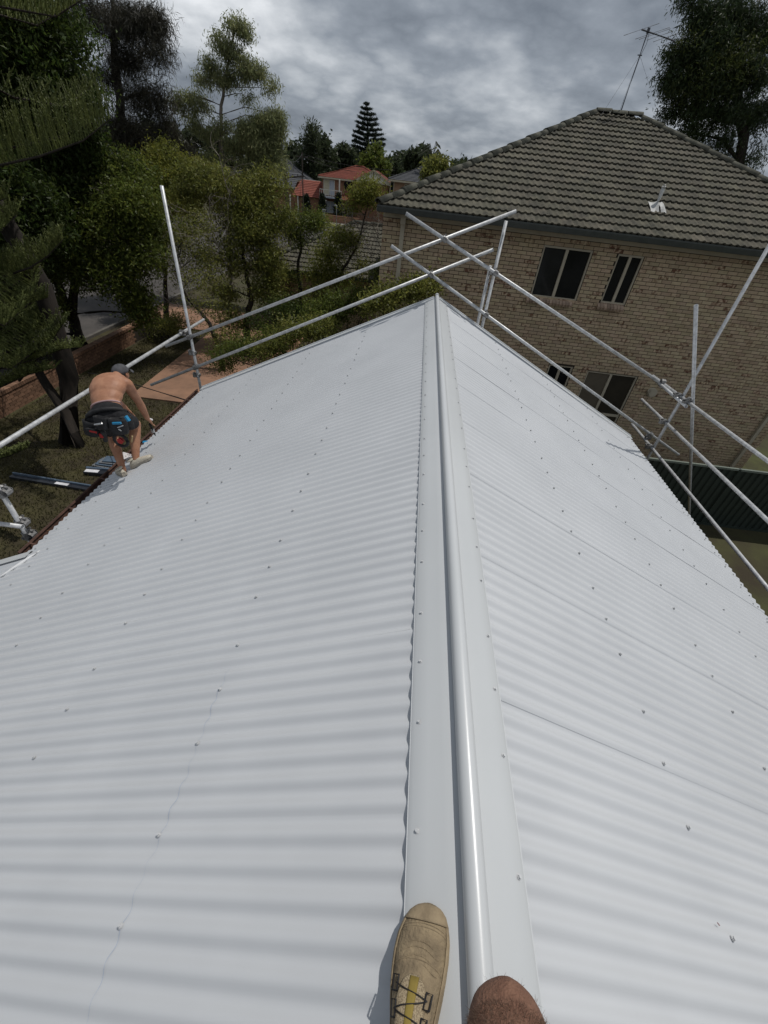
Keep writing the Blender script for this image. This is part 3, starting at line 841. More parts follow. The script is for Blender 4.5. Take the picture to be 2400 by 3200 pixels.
# television aerial on the ridge
an = thing('television_aerial', 'tall thin television aerial standing on the tiled roof ridge', 'aerial', (4.99,YRG,zr))
m_al = mat('weathered_aluminium', (0.10,0.105,0.12), (0.06,0.063,0.07), scale=20, rough=0.5, metal=0.4)
ab, at_ = ony(1935,362,YRG), ony(2027,92,YRG)
MB().path([ab-Vector((0,0,0.25)), at_], [0.024,0.018], 8).obj('mast', m_al, an)
b1, b2 = ony(2005,92,YRG), ony(2108,128,YRG-0.15)
bd = (b2-b1)
MB().path([b1, b2], 0.020, 6).obj('boom', m_al, an)
for k, (t, L) in enumerate(((0.0,0.50),(0.33,0.48),(0.40,0.44),(0.55,0.36),(0.72,0.34),(1.0,0.32))):
    c = b1+bd*t; dd = Vector((0.86,0.25,0.32)).normalized()
    MB().path([c-dd*L, c+dd*L], 0.007, 5).obj('element', m_al, an)
MB().box(at_+Vector((0,0,-0.02)),(0.06,0.06,0.10)).obj('bracket', m_al, an)
cbp = [at_+Vector((0.04,0,-0.05)), at_+Vector((0.07,0,-0.25)), at_+Vector((0.0,-0.03,-0.5)), at_+Vector((-0.02,-0.03,-1.0))]
MB().path(cbp, 0.006, 5).obj('cable', m_al, an)
mid = ab+(at_-ab)*0.72
MB().beam(mid-Vector((0.06,0,0)), mid+Vector((0.06,0,0)), 0.02, 0.02).obj('guy_bracket', m_al, an)
for p_ in (ony(1822,448,YE+3.4), ony(2068,392,YRG+0.2), Vector((mid.x+0.6,YRG+2.4,zr-1.0))):
    MB().path([mid, p_], 0.0035, 4).obj('guy_wire', m_al, an)

# ================================================================== green steel fence between the two houses
fe = thing('steel_fence', 'dark green ribbed steel fence along the strip below the right eave', 'fence', (8,9.04,0))
m_green = mat('dark_green_steel', (0.022,0.032,0.026), (0.028,0.038,0.031), scale=2, rough=0.45, spec=0.4)
m_greenl = mat('green_rail', (0.16,0.185,0.155), (0.13,0.15,0.125), scale=5, rough=0.5)
FY, FH = 9.04, 1.72
pm = MB(); vs = []; W = 2.33; ribs = 14
prof2 = []
for i in range(ribs):
    x0 = W*i/ribs; w = W/ribs; prof2 += [(x0,0),(x0+w*0.42,0),(x0+w*0.55,0.03),(x0+w*0.87,0.03)]
prof2.append((W,0))
for z in (0.05, FH-0.04):
    for x, y in prof2: vs.append((x, y, z))
N = len(prof2); pm.add(vs, [(i,i+1,N+i+1,N+i) for i in range(N-1)])
pan_me = pm.mesh('panel', m_green)
for k in range(5):
    x0 = 3.1+k*2.38
    link('panel', pan_me, fe, None, Matrix.Translation((x0,FY,0)))
    MB().bx(x0-0.05,x0-0.0,FY-0.02,FY+0.05,0,FH).obj('post', m_green, fe)
    MB().bx(x0,x0+W,FY-0.012,FY+0.042,FH-0.05,FH+0.0).obj('top_rail', m_greenl, fe)
    MB().bx(x0,x0+W,FY-0.012,FY+0.042,0.0,0.06).obj('bottom_rail', m_green, fe)
# ================================================================== houses down the street
m_redbrick = mat('red_brown_brick', (0.29,0.155,0.095), (0.20,0.105,0.068), scale=5, rough=0.9, bump=0.3, bscale=14, detail=7)
m_redtile = mat('red_tile', (0.21,0.058,0.036), (0.15,0.042,0.028), scale=2.5, rough=0.8, rnd='island', rnd_amt=0.15)
m_greytile = mat('dark_grey_tile', (0.075,0.078,0.085), (0.052,0.054,0.06), scale=2.5, rough=0.8, rnd='island', rnd_amt=0.15)
m_white = mat('white_paint', (0.62,0.60,0.54), (0.55,0.53,0.48), scale=3, rough=0.6)
m_pinkwall = mat('pink_brick', (0.32,0.20,0.14), (0.26,0.16,0.11), scale=4, rough=0.9)
m_curtain = mat('pale_curtain', (0.42,0.45,0.50), (0.34,0.37,0.42), scale=3, rough=0.4)
m_cream2 = mat('cream_door', (0.50,0.46,0.33), rough=0.5)
def courses(mb, a, b, c, d, n=16, lift=0.05):            # stepped tile courses a,b eave; d,c ridge
    a, b, c, d = map(Vector, (a, b, c, d)); nr = (b-a).cross(d-a).normalized()
    if nr.z < 0: nr = -nr
    for k in range(n):
        t0, t1 = k/n, (k+1.0)/n
        p0, p1 = a.lerp(d, t0)+nr*lift, b.lerp(c, t0)+nr*lift; q0, q1 = a.lerp(d, t1)+nr*0.005, b.lerp(c, t1)+nr*0.005
        mb.add([p0,p1,q1,q0,p0-nr*lift,p1-nr*lift], [(0,1,2,3),(4,5,1,0)])
def hip_roof(parent, x0, x1, y0, y1, z, tanp, m, name='roof'):
    d = min((x1-x0),(y1-y0))/2
    if (x1-x0) >= (y1-y0): A, B = Vector((x0+d,(y0+y1)/2,z+d*tanp)), Vector((x1-d,(y0+y1)/2,z+d*tanp))
    else: A, B = Vector(((x0+x1)/2,y0+d,z+d*tanp)), Vector(((x0+x1)/2,y1-d,z+d*tanp))
    c = [Vector((x0,y0,z)),Vector((x1,y0,z)),Vector((x1,y1,z)),Vector((x0,y1,z))]
    mb = MB()
    if (x1-x0) >= (y1-y0):
        courses(mb,c[0],c[1],B,A); courses(mb,c[1],c[2],B,B); courses(mb,c[2],c[3],A,B); courses(mb,c[3],c[0],A,A)
    else:
        courses(mb,c[0],c[1],A,A); courses(mb,c[1],c[2],B,A); courses(mb,c[2],c[3],B,B); courses(mb,c[3],c[0],A,B)
    r_ = mb.obj(name, m, parent)
    hp = MB()
    ends = ((c[0],A),(c[1],B),(c[2],B),(c[3],A),(A,B)) if (x1-x0) >= (y1-y0) else ((c[0],A),(c[1],A),(c[2],B),(c[3],B),(A,B))
    for p, q in ends:
        if (q-p).length > 0.1: hp.path([p+Vector((0,0,.05)), q+Vector((0,0,.05))], 0.12, 6)
    hp.obj('ridge_capping', m, r_)
    g_ = MB().bx(x0-0.05,x1+0.05,y0-0.1,y0,z-0.22,z-0.02).bx(x0-0.1,x0,y0-0.1,y1,z-0.221,z-0.021).bx(x1,x1+0.1,y0-0.1,y1,z-0.221,z-0.021)
    g_.obj('gutter', m_trim, r_)
    return r_
def far_window(parent, x0, x1, z0, z1, y, gm, mull=True, fm=None):
    f = MB(); fm = fm or m_white
    f.bx(x0-0.08,x0,y-0.06,y+0.02,z0-0.08,z1+0.08).bx(x1,x1+0.08,y-0.06,y+0.02,z0-0.08,z1+0.08).bx(x0,x1,y-0.06,y+0.02,z1,z1+0.08).bx(x0,x1,y-0.06,y+0.02,z0-0.08,z0)
    if mull: f.bx((x0+x1)/2-0.04,(x0+x1)/2+0.04,y-0.055,y+0.02,z0,z1)
    w = f.obj('window', fm, parent); MB().bx(x0,x1,y-0.02,y+0.01,z0,z1).obj('pane', gm, w); return w
def farpx(u, v, y): return ony(u, v, y)
RY_ = 80.0
rh = thing('brick_house', 'red tiled two storey brick house with white gable and balcony up the street', 'house', (-12,85,0))
xa, xb = farpx(995,560,RY_).x, farpx(1125,570,RY_).x
ze_ = farpx(1000,550,RY_).z
MB().bx(xa+0.5,-6.4,RY_+0.5,RY_+9.5,0,ze_).obj('wall', m_redbrick, rh)
hip_roof(rh, xa, -6.0, RY_, RY_+10, ze_, 0.33, m_redtile)
# projecting gable
gx0, gx1 = farpx(1108,562,78.5).x, farpx(1224,575,78.5).x; gz = farpx(1110,562,78.5).z-0.1; ga = farpx(1167,533,78.5).z
gxm = (gx0+gx1)/2
MB().bx(gx0+0.5,gx1-0.5,78.9,RY_+0.6,0,gz).obj('wall', m_redbrick, rh)
q_ = MB(); q_.add([(gx0,78.6,gz),(gx1,78.6,gz),(gxm,78.6,ga)], [(0,1,2)]); gbl = q_.obj('gable', m_white, rh)
for p, q in (((gx0,78.5,gz),(gxm,78.5,ga)),((gx1,78.5,gz),(gxm,78.5,ga)),((gx0,78.5,gz),(gx1,78.5,gz))): MB().beam(p,q,0.12,0.22).obj('barge_board', m_cream2, gbl)
m_brbd = mat('brown_board',(0.12,0.08,0.06),rough=0.8)
for xx, zz in ((gxm,ga-0.2),(gxm-1.2,(ga+gz)/2+0.15),(gxm+1.2,(ga+gz)/2+0.15)): MB().beam((gxm+(xx-gxm)*0.1,78.55,gz+0.1),(xx,78.55,zz),0.06,0.10).obj('gable_board', m_brbd, gbl)
mb = MB(); courses(mb,(gx0-0.2,78.4,gz),(gx0-0.2,RY_+5,gz),(gxm,RY_+5,ga),(gxm,78.4,ga)); courses(mb,(gx1+0.2,RY_+5,gz),(gx1+0.2,78.4,gz),(gxm,78.4,ga),(gxm,RY_+5,ga)); mb.obj('gable_roof', m_redtile, rh)
def fw(u0, v0, u1, v1, gm, y=RY_+0.45, mull=False): a, b = farpx(u0,v0,y), farpx(u1,v1,y); return far_window(rh, a.x, b.x, b.z, a.z, y, gm, mull)
fw(1013,561,1029,608,m_cream2); fw(1030,564,1044,610,m_curtain)
rw = farpx(1088,579,RY_+0.4); MB().disc(rw,(0,1,0),0.62,0.12,20).obj('round_window', m_glass, rh); MB().path([rw+Vector((0.75*math.cos(t),-0.05,0.75*math.sin(t))) for t in np.linspace(0,2*math.pi,25)],0.07,6).obj('window_ring', m_redbrick, rh)
fw(1019,629,1045,665,m_curtain,RY_+0.45,True); fw(1072,650,1100,690,m_glass,RY_+0.45,True)
# balcony
p0, p1 = farpx(1000,590,79.2), farpx(1068,597,79.2)
bz = farpx(1010,612,79.2).z
bal = MB().bx(p0.x,p1.x,78.9,RY_+0.5,bz-0.2,bz).obj('balcony', m_curtain, rh)
MB().beam((p0.x,78.95,p0.z),(p1.x,78.95,p0.z),0.07,0.09).obj('handrail', m_white, bal)
for k in range(13):
    x = p0.x+(p1.x-p0.x)*k/12; MB().bx(x-0.02,x+0.02,78.93,78.97,bz,p0.z).obj('baluster', m_white, bal)
for x in (p0.x+0.1,p1.x-0.1): MB().bx(x-0.08,x+0.08,78.92,79.08,0,bz-0.2).obj('post', m_white, bal)
MB().bx(farpx(1061,560,79).x-0.08,farpx(1061,560,79).x+0.08,78.95,79.1,bz,farpx(1061,560,79).z).obj('post', m_white, bal)
# lower wing with red roof, and its small porch roof on the other side
wx0, wx1 = farpx(912,600,79.5).x, farpx(1000,600,79.5).x; wz0, wz1 = farpx(960,615,79.5).z, farpx(960,578,79.5).z
MB().bx(wx0+0.3,wx1,79.9,88,0,wz0).obj('wing_wall', m_redbrick, rh)
mb = MB(); courses(mb,(wx0,79.4,wz0),(wx1+0.3,79.4,wz0),(wx1+0.3,83.5,wz1+0.5),(wx0+0.6,83.5,wz1+0.5),10); mb.obj('wing_roof', m_redtile, rh)
for u in (908,932): x = farpx(u,650,79.6).x; MB().bx(x-0.08,x+0.08,79.5,79.7,0,wz0).obj('post', m_white, rh)
pa, pb = farpx(1068,613,78.8), farpx(1092,627,78.8)
mb = MB(); courses(mb,(pa.x,78.2,pb.z),(pb.x+3.2,78.2,pb.z),(pb.x+3.2,80.2,pa.z+0.3),(pa.x,80.2,pa.z+0.3),5); mb.obj('porch_roof', m_redtile, rh)
# low brick wall in front of it
fw_ = MB().bx(farpx(1005,690,73).x,farpx(1120,690,73).x,73.0,73.23,0,0.75).bx(farpx(1005,690,73).x-0.05,farpx(1120,690,73).x+0.05,72.97,73.26,0.752,0.83).obj('garden_wall', m_redbrick)
tag(fw_, 'low red brown brick wall in front of the red tiled house', 'wall')
# grey roofed house on the left of it
gh = thing('brick_house', 'brick house with dark grey tiled roof left of the red tiled house', 'house', (-27,92,0))
hip_roof(gh, -34, farpx(978,560,90).x, 88, 99, farpx(960,566,88).z, 0.45, m_greytile)
MB().bx(-33.5,farpx(978,560,90).x-0.5,88.5,98.5,0,farpx(960,566,88).z).obj('wall', m_redbrick, gh)
far_window(gh,-28,-26,1.2,2.6,88.45,m_glass)
gp0 = farpx(870,566,82)
mb = MB(); courses(mb,(gp0.x-4,81.5,3.0),(wx0-0.1,81.5,3.0),(wx0-0.1,86,4.9),(gp0.x-4,86,4.9),9); mb.obj('lower_roof', m_greytile, gh)
MB().bx(gp0.x-3.6,wx0-0.3,82,88,0,3.0).obj('wall', m_redbrick, gh)
MB().box(farpx(972,568,87),(3.0,0.3,0.45)).obj('white_fascia', m_white, gh)
# grey roofed house on the right
kh = thing('brick_house', 'pinkish brick house with dark grey hip roof partly hidden behind the mossy roof', 'house', (1,76,0))
kx0, kx1 = farpx(1214,560,72).x, farpx(1420,580,72).x; kz = farpx(1240,562,72).z
hip_roof(kh, kx0, kx1+2, 72, 84, kz, 0.40, m_greytile)
MB().bx(kx0+0.6,kx1+1.4,72.6,83.4,0,kz).obj('wall', m_pinkwall, kh)
a_, b_ = farpx(1266,578,72.5), farpx(1295,590,72.5); far_window(kh,a_.x,b_.x,b_.z-0.6,a_.z,72.55,m_glass,False,m_trim)
a_, b_ = farpx(1222,566,72.5), farpx(1229,590,72.5); far_window(kh,a_.x,b_.x,b_.z-0.6,a_.z,72.55,m_glass,False,m_trim)
MB().path([farpx(1239,556,74)-Vector((0,0,0.5)), farpx(1239,545,74)],0.06,8).obj('vent_pipe', m_white, kh)

# ================================================================== poles, wires, posts
m_pole = mat('timber_pole', (0.085,0.07,0.058), (0.05,0.042,0.036), scale=6, rough=0.95, stretch=(1,1,0.1))
m_wire = mat('black_wire', (0.015,0.015,0.016), rough=0.6)
pl = thing('utility_pole', 'dark timber power pole with crossarm fittings standing at the road edge', 'pole', (onz(905,782).x,onz(905,782).y,0))
pb_ = onz(905,782); pt_ = ony(890,495,pb_.y)
MB().path([pb_, pb_.lerp(pt_,0.6), pt_], [0.17,0.15,0.12], 10).obj('shaft', m_pole, pl)
ca_ = ony(893,556,pb_.y)
MB().beam(ca_+Vector((-0.1,0.15,0)), ca_+Vector((1.6,-0.05,0.25)),0.10,0.10).obj('crossarm', m_pole, pl)
for k in range(4): c = ca_+Vector((0.2+k*0.42,-0.05,0.12+k*0.05)); MB().path([c,c+Vector((0,0,0.14))],[0.05,0.03],8).obj('insulator', m_glass, pl)
pl2 = thing('utility_pole', 'slimmer dark pole in front of the low red roof wing', 'pole', (ony(948,660,66).x,66,0))
q0 = ony(948,660,66); MB().path([(q0.x,66,0),(ony(944,476,66).x,66,ony(944,476,66).z)],[0.14,0.10],8).obj('shaft', m_pole, pl2)
MB().beam((q0.x-0.7,66,ony(944,490,66).z),(q0.x+0.7,66,ony(944,490,66).z),0.08,0.1).obj('crossarm', m_pole, pl2)
def wire(p, q, sag, r=0.018):
    p, q = Vector(p), Vector(q); return MB().path([p.lerp(q,t)-Vector((0,0,sag*4*t*(1-t))) for t in np.linspace(0,1,14)], r, 4)
wires = thing('overhead_wires', 'thin dark overhead wires sagging across in front of the red tiled roof', 'wires', (-10,60,6))
for (a, b, sg) in (((944,481,66),(1235,532,66),0.3), ((944,490,66),(1240,545,66),0.5), ((890,500,pb_.y),(944,481,66),0.4), ((893,560,pb_.y),(946,560,66),0.9), ((945,500,66),(935,620,79),0.9)):
    wire(ony(*a), ony(*b), sg).obj('wire', m_wire, wires)
m_post = mat('grey_post', (0.26,0.27,0.28), (0.2,0.21,0.22), scale=6, rough=0.5, metal=0.3)
s1 = onz(1012,727); s1t = ony(1012,658,s1.y)
tag(MB().path([s1,s1t],[0.22,0.22],12).path([s1t,s1t+Vector((0,0,0.12))],[0.27,0.27],12).obj('bollard_post', m_post), 'thick grey post with a cap beside the low tiled wing roof', 'post')
s2 = onz(1051,712); s2t = ony(1052,642,s2.y)
tag(MB().path([s2,s2t-Vector((0,0,0.3)),s2t+Vector((0,0,-0.08)),s2t+Vector((-0.12,0,0)),s2t+Vector((-0.3,0,-0.05))],0.09,10).obj('sign_post', m_post), 'slim grey post with bent top in front of the low brick garden wall', 'post')
# service rope from the left eave towards the trees
rp0, rp1 = onx(586,1252,-3.98), ony(420,1201,8.6)
dR = rp1-rp0
tag(MB().path([rp0, rp1, rp1+dR*0.9, rp1+dR*1.6-Vector((0,0,0.1))],0.011,6).obj('service_cable', m_wire), 'thin black cable running from the brown gutter over the driveway', 'cable')

# ================================================================== low front wall, things stacked on the lawn
m_wbrick = mat('wall_brick', (0.26,0.15,0.095), (0.17,0.095,0.06), scale=8, rough=0.9, bump=0.4, rnd='object', rnd_amt=0.3)
lw = thing('front_wall', 'low red brick front boundary wall under the dark fronds', 'wall', (-11.6,10,0))
MB().bx(-11.72,-11.52,2,19.2,0,0.545).obj('mortar_core', m_mort, lw)
wbm = MB(); wbm.box((0,0,0),(0.11,0.235,0.078)); wb_me = wbm.mesh('brick', m_wbrick)
wcm = MB(); wcm.box((0,0,0),(0.255,0.076,0.10)); wc_me = wcm.mesh('coping_brick', m_wbrick)
nb_ = 0
for j in range(6):
    y = 6.0+(0.125 if j % 2 else 0)
    while y < 17.0 and nb_ < 290:
        link('brick', wb_me, lw, None, Matrix.Translation((-11.565+br.uniform(-.003,.003), y, 0.04+j*0.088))); y += 0.25; nb_ += 1
y = 4.5
while y < 19.2:
    link('coping_brick', wc_me, lw, None, Matrix.Translation((-11.62, y, 0.596+br.uniform(-.004,.004)))); y += 0.086
m_pack = mat('dark_wrapped_steel', (0.028,0.032,0.04), (0.018,0.02,0.026), scale=8, rough=0.35, spec=0.6)
m_blue = mat('blue_grey_steel', (0.10,0.14,0.19), (0.07,0.10,0.14), scale=6, rough=0.4, spec=0.5)
m_lab = mat('white_label', (0.70,0.70,0.72), rough=0.5)
def pack(label, p, q, w, h, lt, extra=None):
    p, q = Vector(p), Vector(q); t = thing('steel_bundle', label, 'bundle', tuple((p+q)/2)); d = (q-p).normalized(); x = d.cross(Vector((0,0,1)))
    c = Vector((0,0,h/2)); MB().beam(p+c, q+c, w, h).obj('wrap', m_pack, t)
    MB().beam(p+c*2+Vector((0,0,0.02))-x*w*0.35, q+c*2+Vector((0,0,0.02))-x*w*0.35, w*0.22, 0.05).obj('channel', m_blue, t)
    m_ = p.lerp(q, lt); MB().beam(m_+c*2+Vector((0,0,0.003))-d*0.16+x*w*0.1, m_+c*2+Vector((0,0,0.003))+d*0.16+x*w*0.1, w*0.55, 0.004).obj('paper_label', m_lab, t)
    return t
pack('long dark steel bundle with blue channel and white label lying on the lawn', onz(40,1492), onz(330,1540), 0.15, 0.07, 0.55)
pack('short dark bundle with white label beside the worker boots down on the lawn', onz(270,1478), onz(420,1490), 0.20, 0.09, 0.15)
t = thing('sheet_offcuts', 'grey offcut sheets stacked on the lawn beyond the short dark bundle', 'sheets', (onz(330,1450).x,onz(330,1450).y,0))
for k in range(4):
    p = onz(315+k*6,1452-k*2); MB().box(p+Vector((0.4+0.04*k,0.02*k,0.02+0.03*k)),(1.1,0.34-0.03*k,0.012),Matrix.Rotation(0.06*k-0.1,3,'Z')).obj('sheet', m_blue if k % 2 else mat('grey_sheet',(0.17,0.18,0.19),rough=0.4), t)
# ================================================================== vegetation
def leaf_quads(cent, per, spread, L, W, droop, rnd, out=None, curl=0.12, sizevar=0.35):
    cent = np.asarray(cent, dtype=np.float64); n = len(cent)*per
    c = np.repeat(cent, per, axis=0)
    pos = c+rnd.normal(0, 1, (n,3))*np.asarray(spread)
    d = rnd.normal(0, 1, (n,3)); d[:,2] += droop
    d /= np.linalg.norm(d, axis=1, keepdims=True)+1e-9
    s = np.cross(d, rnd.normal(0, 1, (n,3))); s /= np.linalg.norm(s, axis=1, keepdims=True)+1e-9
    nn = np.cross(d, s)
    sc = (1+rnd.uniform(-sizevar, sizevar, n))[:,None]
    l = L*sc; w = W*sc*0.5
    mid = pos+d*l*0.45+nn*l*curl
    return np.stack([pos, mid+s*w, pos+d*l, mid-s*w], axis=1)
LEAF = {}
def leafmat(name, c1, c2, trans=0.48, rnd_amt=0.45, hue=0.02):
    return mat('leaf_'+name, c1, c2, scale=0.8, rough=0.5, spec=0.25, rnd='island', rnd_amt=rnd_amt, hue_amt=hue, trans=trans, coords='Object')
m_bark = mat('dark_bark', (0.042,0.034,0.028), (0.020,0.017,0.014), scale=9, rough=0.95, bump=0.8, bscale=25, stretch=(1,1,0.25))
m_bark_p = mat('pale_bark', (0.27,0.235,0.20), (0.13,0.11,0.095), scale=7, rough=0.9, bump=0.5, bscale=25, stretch=(1,1,0.3))
m_twig = mat('dead_twig', (0.27,0.24,0.205), (0.15,0.13,0.11), scale=9, rough=0.9)
VN = np.random.default_rng(21)
def pxblob(u, v, ru, rv, Y, n, dy=None):
    c = np.array(ony(u, v, Y)); rx = abs(ony(u+ru, v, Y).x-c[0]); rz = abs(ony(u, v-rv, Y).z-c[2])
    return (c, np.array([rx, dy if dy else 0.8*max(rx, rz), rz]), n)
def make_tree(name, label, cat, trunk, r0, blobs, leaf, m_l, m_b=None, group=None, per=40, spread=0.22, L=0.11, W=0.035, droop=-0.3,
              twig_r=0.010, limb_r=0.35, minz=None, seed=None, limb_sides=6, dens=1.0, rscale=1.0):
    rnd = np.random.default_rng(seed if seed is not None else abs(hash(label)) % 1000)
    m_b = m_b or m_bark
    trunk = [Vector(p) for p in trunk]
    t = thing(name, label, cat, tuple(trunk[0]), group)
    tm = MB(); m = len(trunk)
    # refine trunk
    pts = []; rad = []
    for i in range(m-1):
        for k in range(5):
            q = trunk[i].lerp(trunk[i+1], k/5); j = 0 if (i == 0 and k == 0) else 0.25*r0
            pts.append(q+Vector((rnd.uniform(-j,j), rnd.uniform(-j,j), 0))); rad.append(r0*(1-0.8*(i+k/5)/(m-1)))
    pts.append(trunk[-1]); rad.append(r0*0.18)
    rad[0] *= 1.35
    tm.path(pts, rad, 9)
    allc = []
    for (c, r, n) in blobs:
        c = Vector(c); r = Vector(r)*rscale
        # limb from a lower trunk point
        cands = [(k, p) for k, p in enumerate(pts) if p.z < c.z-0.15*r.z] or [(0, pts[0])]
        k, p = min(cands, key=lambda q: (q[1]-c).length+0.8*max(0, (c.z-q[1].z)*0.2))
        lr = max(rad[k]*limb_r, twig_r*2.0)
        mid = p.lerp(c, 0.5)+Vector((rnd.uniform(-.15,.15), rnd.uniform(-.15,.15), rnd.uniform(0,.25)))*(c-p).length*0.5
        limb = [p, p.lerp(mid,0.55), mid, mid.lerp(c,0.5)+Vector((0,0,0.03)), c]
        tm.path(limb, [lr, lr*0.85, lr*0.65, lr*0.45, lr*0.25], limb_sides)
        base = [limb[2], limb[3], limb[4]]
        for q in range(max(3, int(n*dens))):
            v = rnd.normal(0,1,3); v /= np.linalg.norm(v)+1e-9; v *= rnd.random()**(1/2.3)
            pt = Vector((c.x+v[0]*r.x, c.y+v[1]*r.y, c.z+v[2]*r.z))
            allc.append(pt)
            if q % 2 == 0:
                b = min(base, key=lambda w: (w-pt).length)
                mm = b.lerp(pt,0.5)+Vector((rnd.uniform(-1,1),rnd.uniform(-1,1),rnd.uniform(-.3,1)))*(pt-b).length*0.14
                tm.path([b, mm, pt], [twig_r*1.6, twig_r, twig_r*0.4], 4, cap=False)
    tm.obj('trunk', m_b, t, True)
    V = leaf_quads([tuple(p) for p in allc], per, (spread, spread, spread*0.8), L, W, droop, rnd)
    if minz is not None: V[:,:,2] = np.maximum(V[:,:,2], minz)
    o = link('crown', quads_mesh('crown', V, m_l), t); o['kind'] = 'stuff'
    return t
def bare_twigs(parent, starts, n, ln, r, rnd, up=0.4, bias=(0,0,0), name='bare_branches', m_=None):
    mb = MB()
    def grow(p, d, L, r, depth):
        pts = [p]; q = p.copy()
        for k in range(4):
            d = (d+Vector(rnd.normal(0,0.28,3))).normalized(); q = q+d*L/4; pts.append(q.copy())
        mb.path(pts, [r, r*0.85, r*0.7, r*0.55, r*0.35], 5, cap=False)
        if depth > 0:
            for k in range(3):
                b = pts[1+k] if k < 3 else pts[-1]; dd = (d+Vector(rnd.normal(0,0.75,3))).normalized()
                grow(b, dd, L*rnd.uniform(0.4,0.7), r*0.5, depth-1)
            grow(pts[-1], (d+Vector(rnd.normal(0,0.4,3))).normalized(), L*0.6, r*0.4, depth-1)
    for s in starts:
        for k in range(n):
            d = Vector((rnd.normal(0,0.6)+bias[0], rnd.normal(0,0.6)+bias[1], up+rnd.uniform(0,0.5)+bias[2])).normalized()
            grow(Vector(s), d, ln*rnd.uniform(0.6,1.2), r, 2)
    return mb.obj(name, m_ or m_twig, parent, True)
def gpx(u, v): p = onz(u, v); return Vector((p.x, p.y, 0))

# ---- dense dark tree filling the upper left
L_dark = leafmat('deep_green', (0.060,0.088,0.020), (0.040,0.060,0.014))
L_mid = leafmat('mid_green', (0.135,0.165,0.034), (0.085,0.110,0.024))
L_olive = leafmat('olive', (0.220,0.225,0.055), (0.130,0.145,0.036))
L_casu = leafmat('casuarina', (0.055,0.050,0.033), (0.032,0.032,0.022), trans=0.2)
L_euc = leafmat('eucalypt', (0.270,0.285,0.135), (0.175,0.195,0.085))
L_yel = leafmat('yellow_green', (0.215,0.220,0.040), (0.140,0.158,0.034))
L_right = leafmat('right_dark', (0.046,0.068,0.026), (0.030,0.045,0.018), trans=0.3)
L_far = leafmat('far_green', (0.058,0.074,0.036), (0.040,0.053,0.027))

make_tree('broadleaf_tree', 'large dense dark green tree towering behind the feathery conifer fronds', 'tree',
    [(-15.5,16.0,0), (-15.4,16.1,4.5), (-15.0,16.2,8.5)], 0.34,
    [pxblob(60,60,200,170,16,130), pxblob(70,250,210,150,15.6,130), pxblob(180,330,140,150,16.2,100), pxblob(80,450,170,120,16,90), pxblob(220,470,110,100,16.5,70),
     pxblob(-60,600,120,150,16,50), pxblob(160,620,140,90,15.5,60), pxblob(-160,250,150,250,17,60)], None, L_dark, per=90, spread=0.24, L=0.15, W=0.05, droop=-0.4, dens=1.25, seed=1)
make_tree('hedge_tree', 'dense dark evergreen mass filling the shade left of the forked trunk', 'tree',
    [(-16.5,14.0,0), (-16.4,14.1,2.2), (-16.2,14.2,4.5)], 0.2,
    [pxblob(-40,560,140,110,13.5,90), pxblob(60,640,110,90,13.5,80), pxblob(20,760,110,90,13.2,80), pxblob(110,720,80,80,13.6,50), pxblob(-40,880,100,100,13,70), pxblob(40,930,80,60,13,45), pxblob(-80,1040,90,80,12.8,50)],
    None, L_dark, per=85, spread=0.25, L=0.14, W=0.05, droop=-0.4, seed=12)
make_tree('casuarina_tree', 'tall dark brownish needle tree with open sky gaps against the clouds', 'tree',
    [gpx(330,1010)+Vector((-4,8,0)), (-14.6,24,5), (-13.6,24,9.5), (-13.2,24,11.0)], 0.30,
    [pxblob(300,40,110,90,24,60), pxblob(420,70,110,80,23.5,85), pxblob(480,60,50,60,23.5,30), pxblob(490,160,45,60,23,26), pxblob(400,180,70,60,24,50), pxblob(330,230,60,70,24,26),
     pxblob(430,300,70,60,23.5,44), pxblob(500,300,45,70,23,26), pxblob(380,400,100,80,24,80), pxblob(500,420,70,80,23.5,55), pxblob(450,500,110,70,24,80), pxblob(570,480,50,70,23.5,32), pxblob(200,60,60,70,24.5,26)],
    None, L_casu, per=110, spread=0.23, L=0.26, W=0.017, droop=-1.1, dens=0.75, rscale=0.85, seed=2, twig_r=0.014)
make_tree('eucalyptus_tree', 'tall slender pale green gum tree rising against the cloudy sky', 'tree',
    [(-10.9,26,0), (-10.6,26,4.0), tuple(ony(690,470,26)), tuple(ony(692,330,26)), tuple(ony(715,180,26)), tuple(ony(735,80,26))], 0.13,
    [pxblob(742,85,38,45,26,26), pxblob(765,95,25,35,26,12), pxblob(690,130,42,36,26,22), pxblob(725,165,50,45,26,30), pxblob(650,205,38,34,26,20), pxblob(705,240,55,45,26,34), pxblob(775,215,50,55,25.8,36), pxblob(815,230,28,45,26,15),
     pxblob(640,255,40,30,26,16), pxblob(565,300,28,26,26,12), pxblob(605,310,36,28,26,18), pxblob(590,345,35,25,26,13), pxblob(640,345,25,30,26,8), pxblob(850,280,25,45,26,10), pxblob(775,300,22,35,26,7),
     pxblob(835,375,50,35,25.5,60), pxblob(790,405,60,40,25.5,70), pxblob(865,420,35,40,25.5,50), pxblob(820,460,70,40,25.5,90), pxblob(745,455,50,35,25.5,30), pxblob(870,365,22,30,25.5,18), pxblob(850,510,60,40,25.3,60), pxblob(780,530,60,40,25.3,46), pxblob(640,420,45,28,25.6,16), pxblob(610,385,30,24,25.6,12), pxblob(700,395,40,26,25.8,14), pxblob(660,500,60,35,25.4,28), pxblob(545,325,22,30,26,9)],
    None, L_euc, m_bark_p, per=70, spread=0.17, L=0.16, W=0.030, droop=-1.3, dens=0.8, rscale=0.82, seed=3, twig_r=0.012, limb_r=0.30)
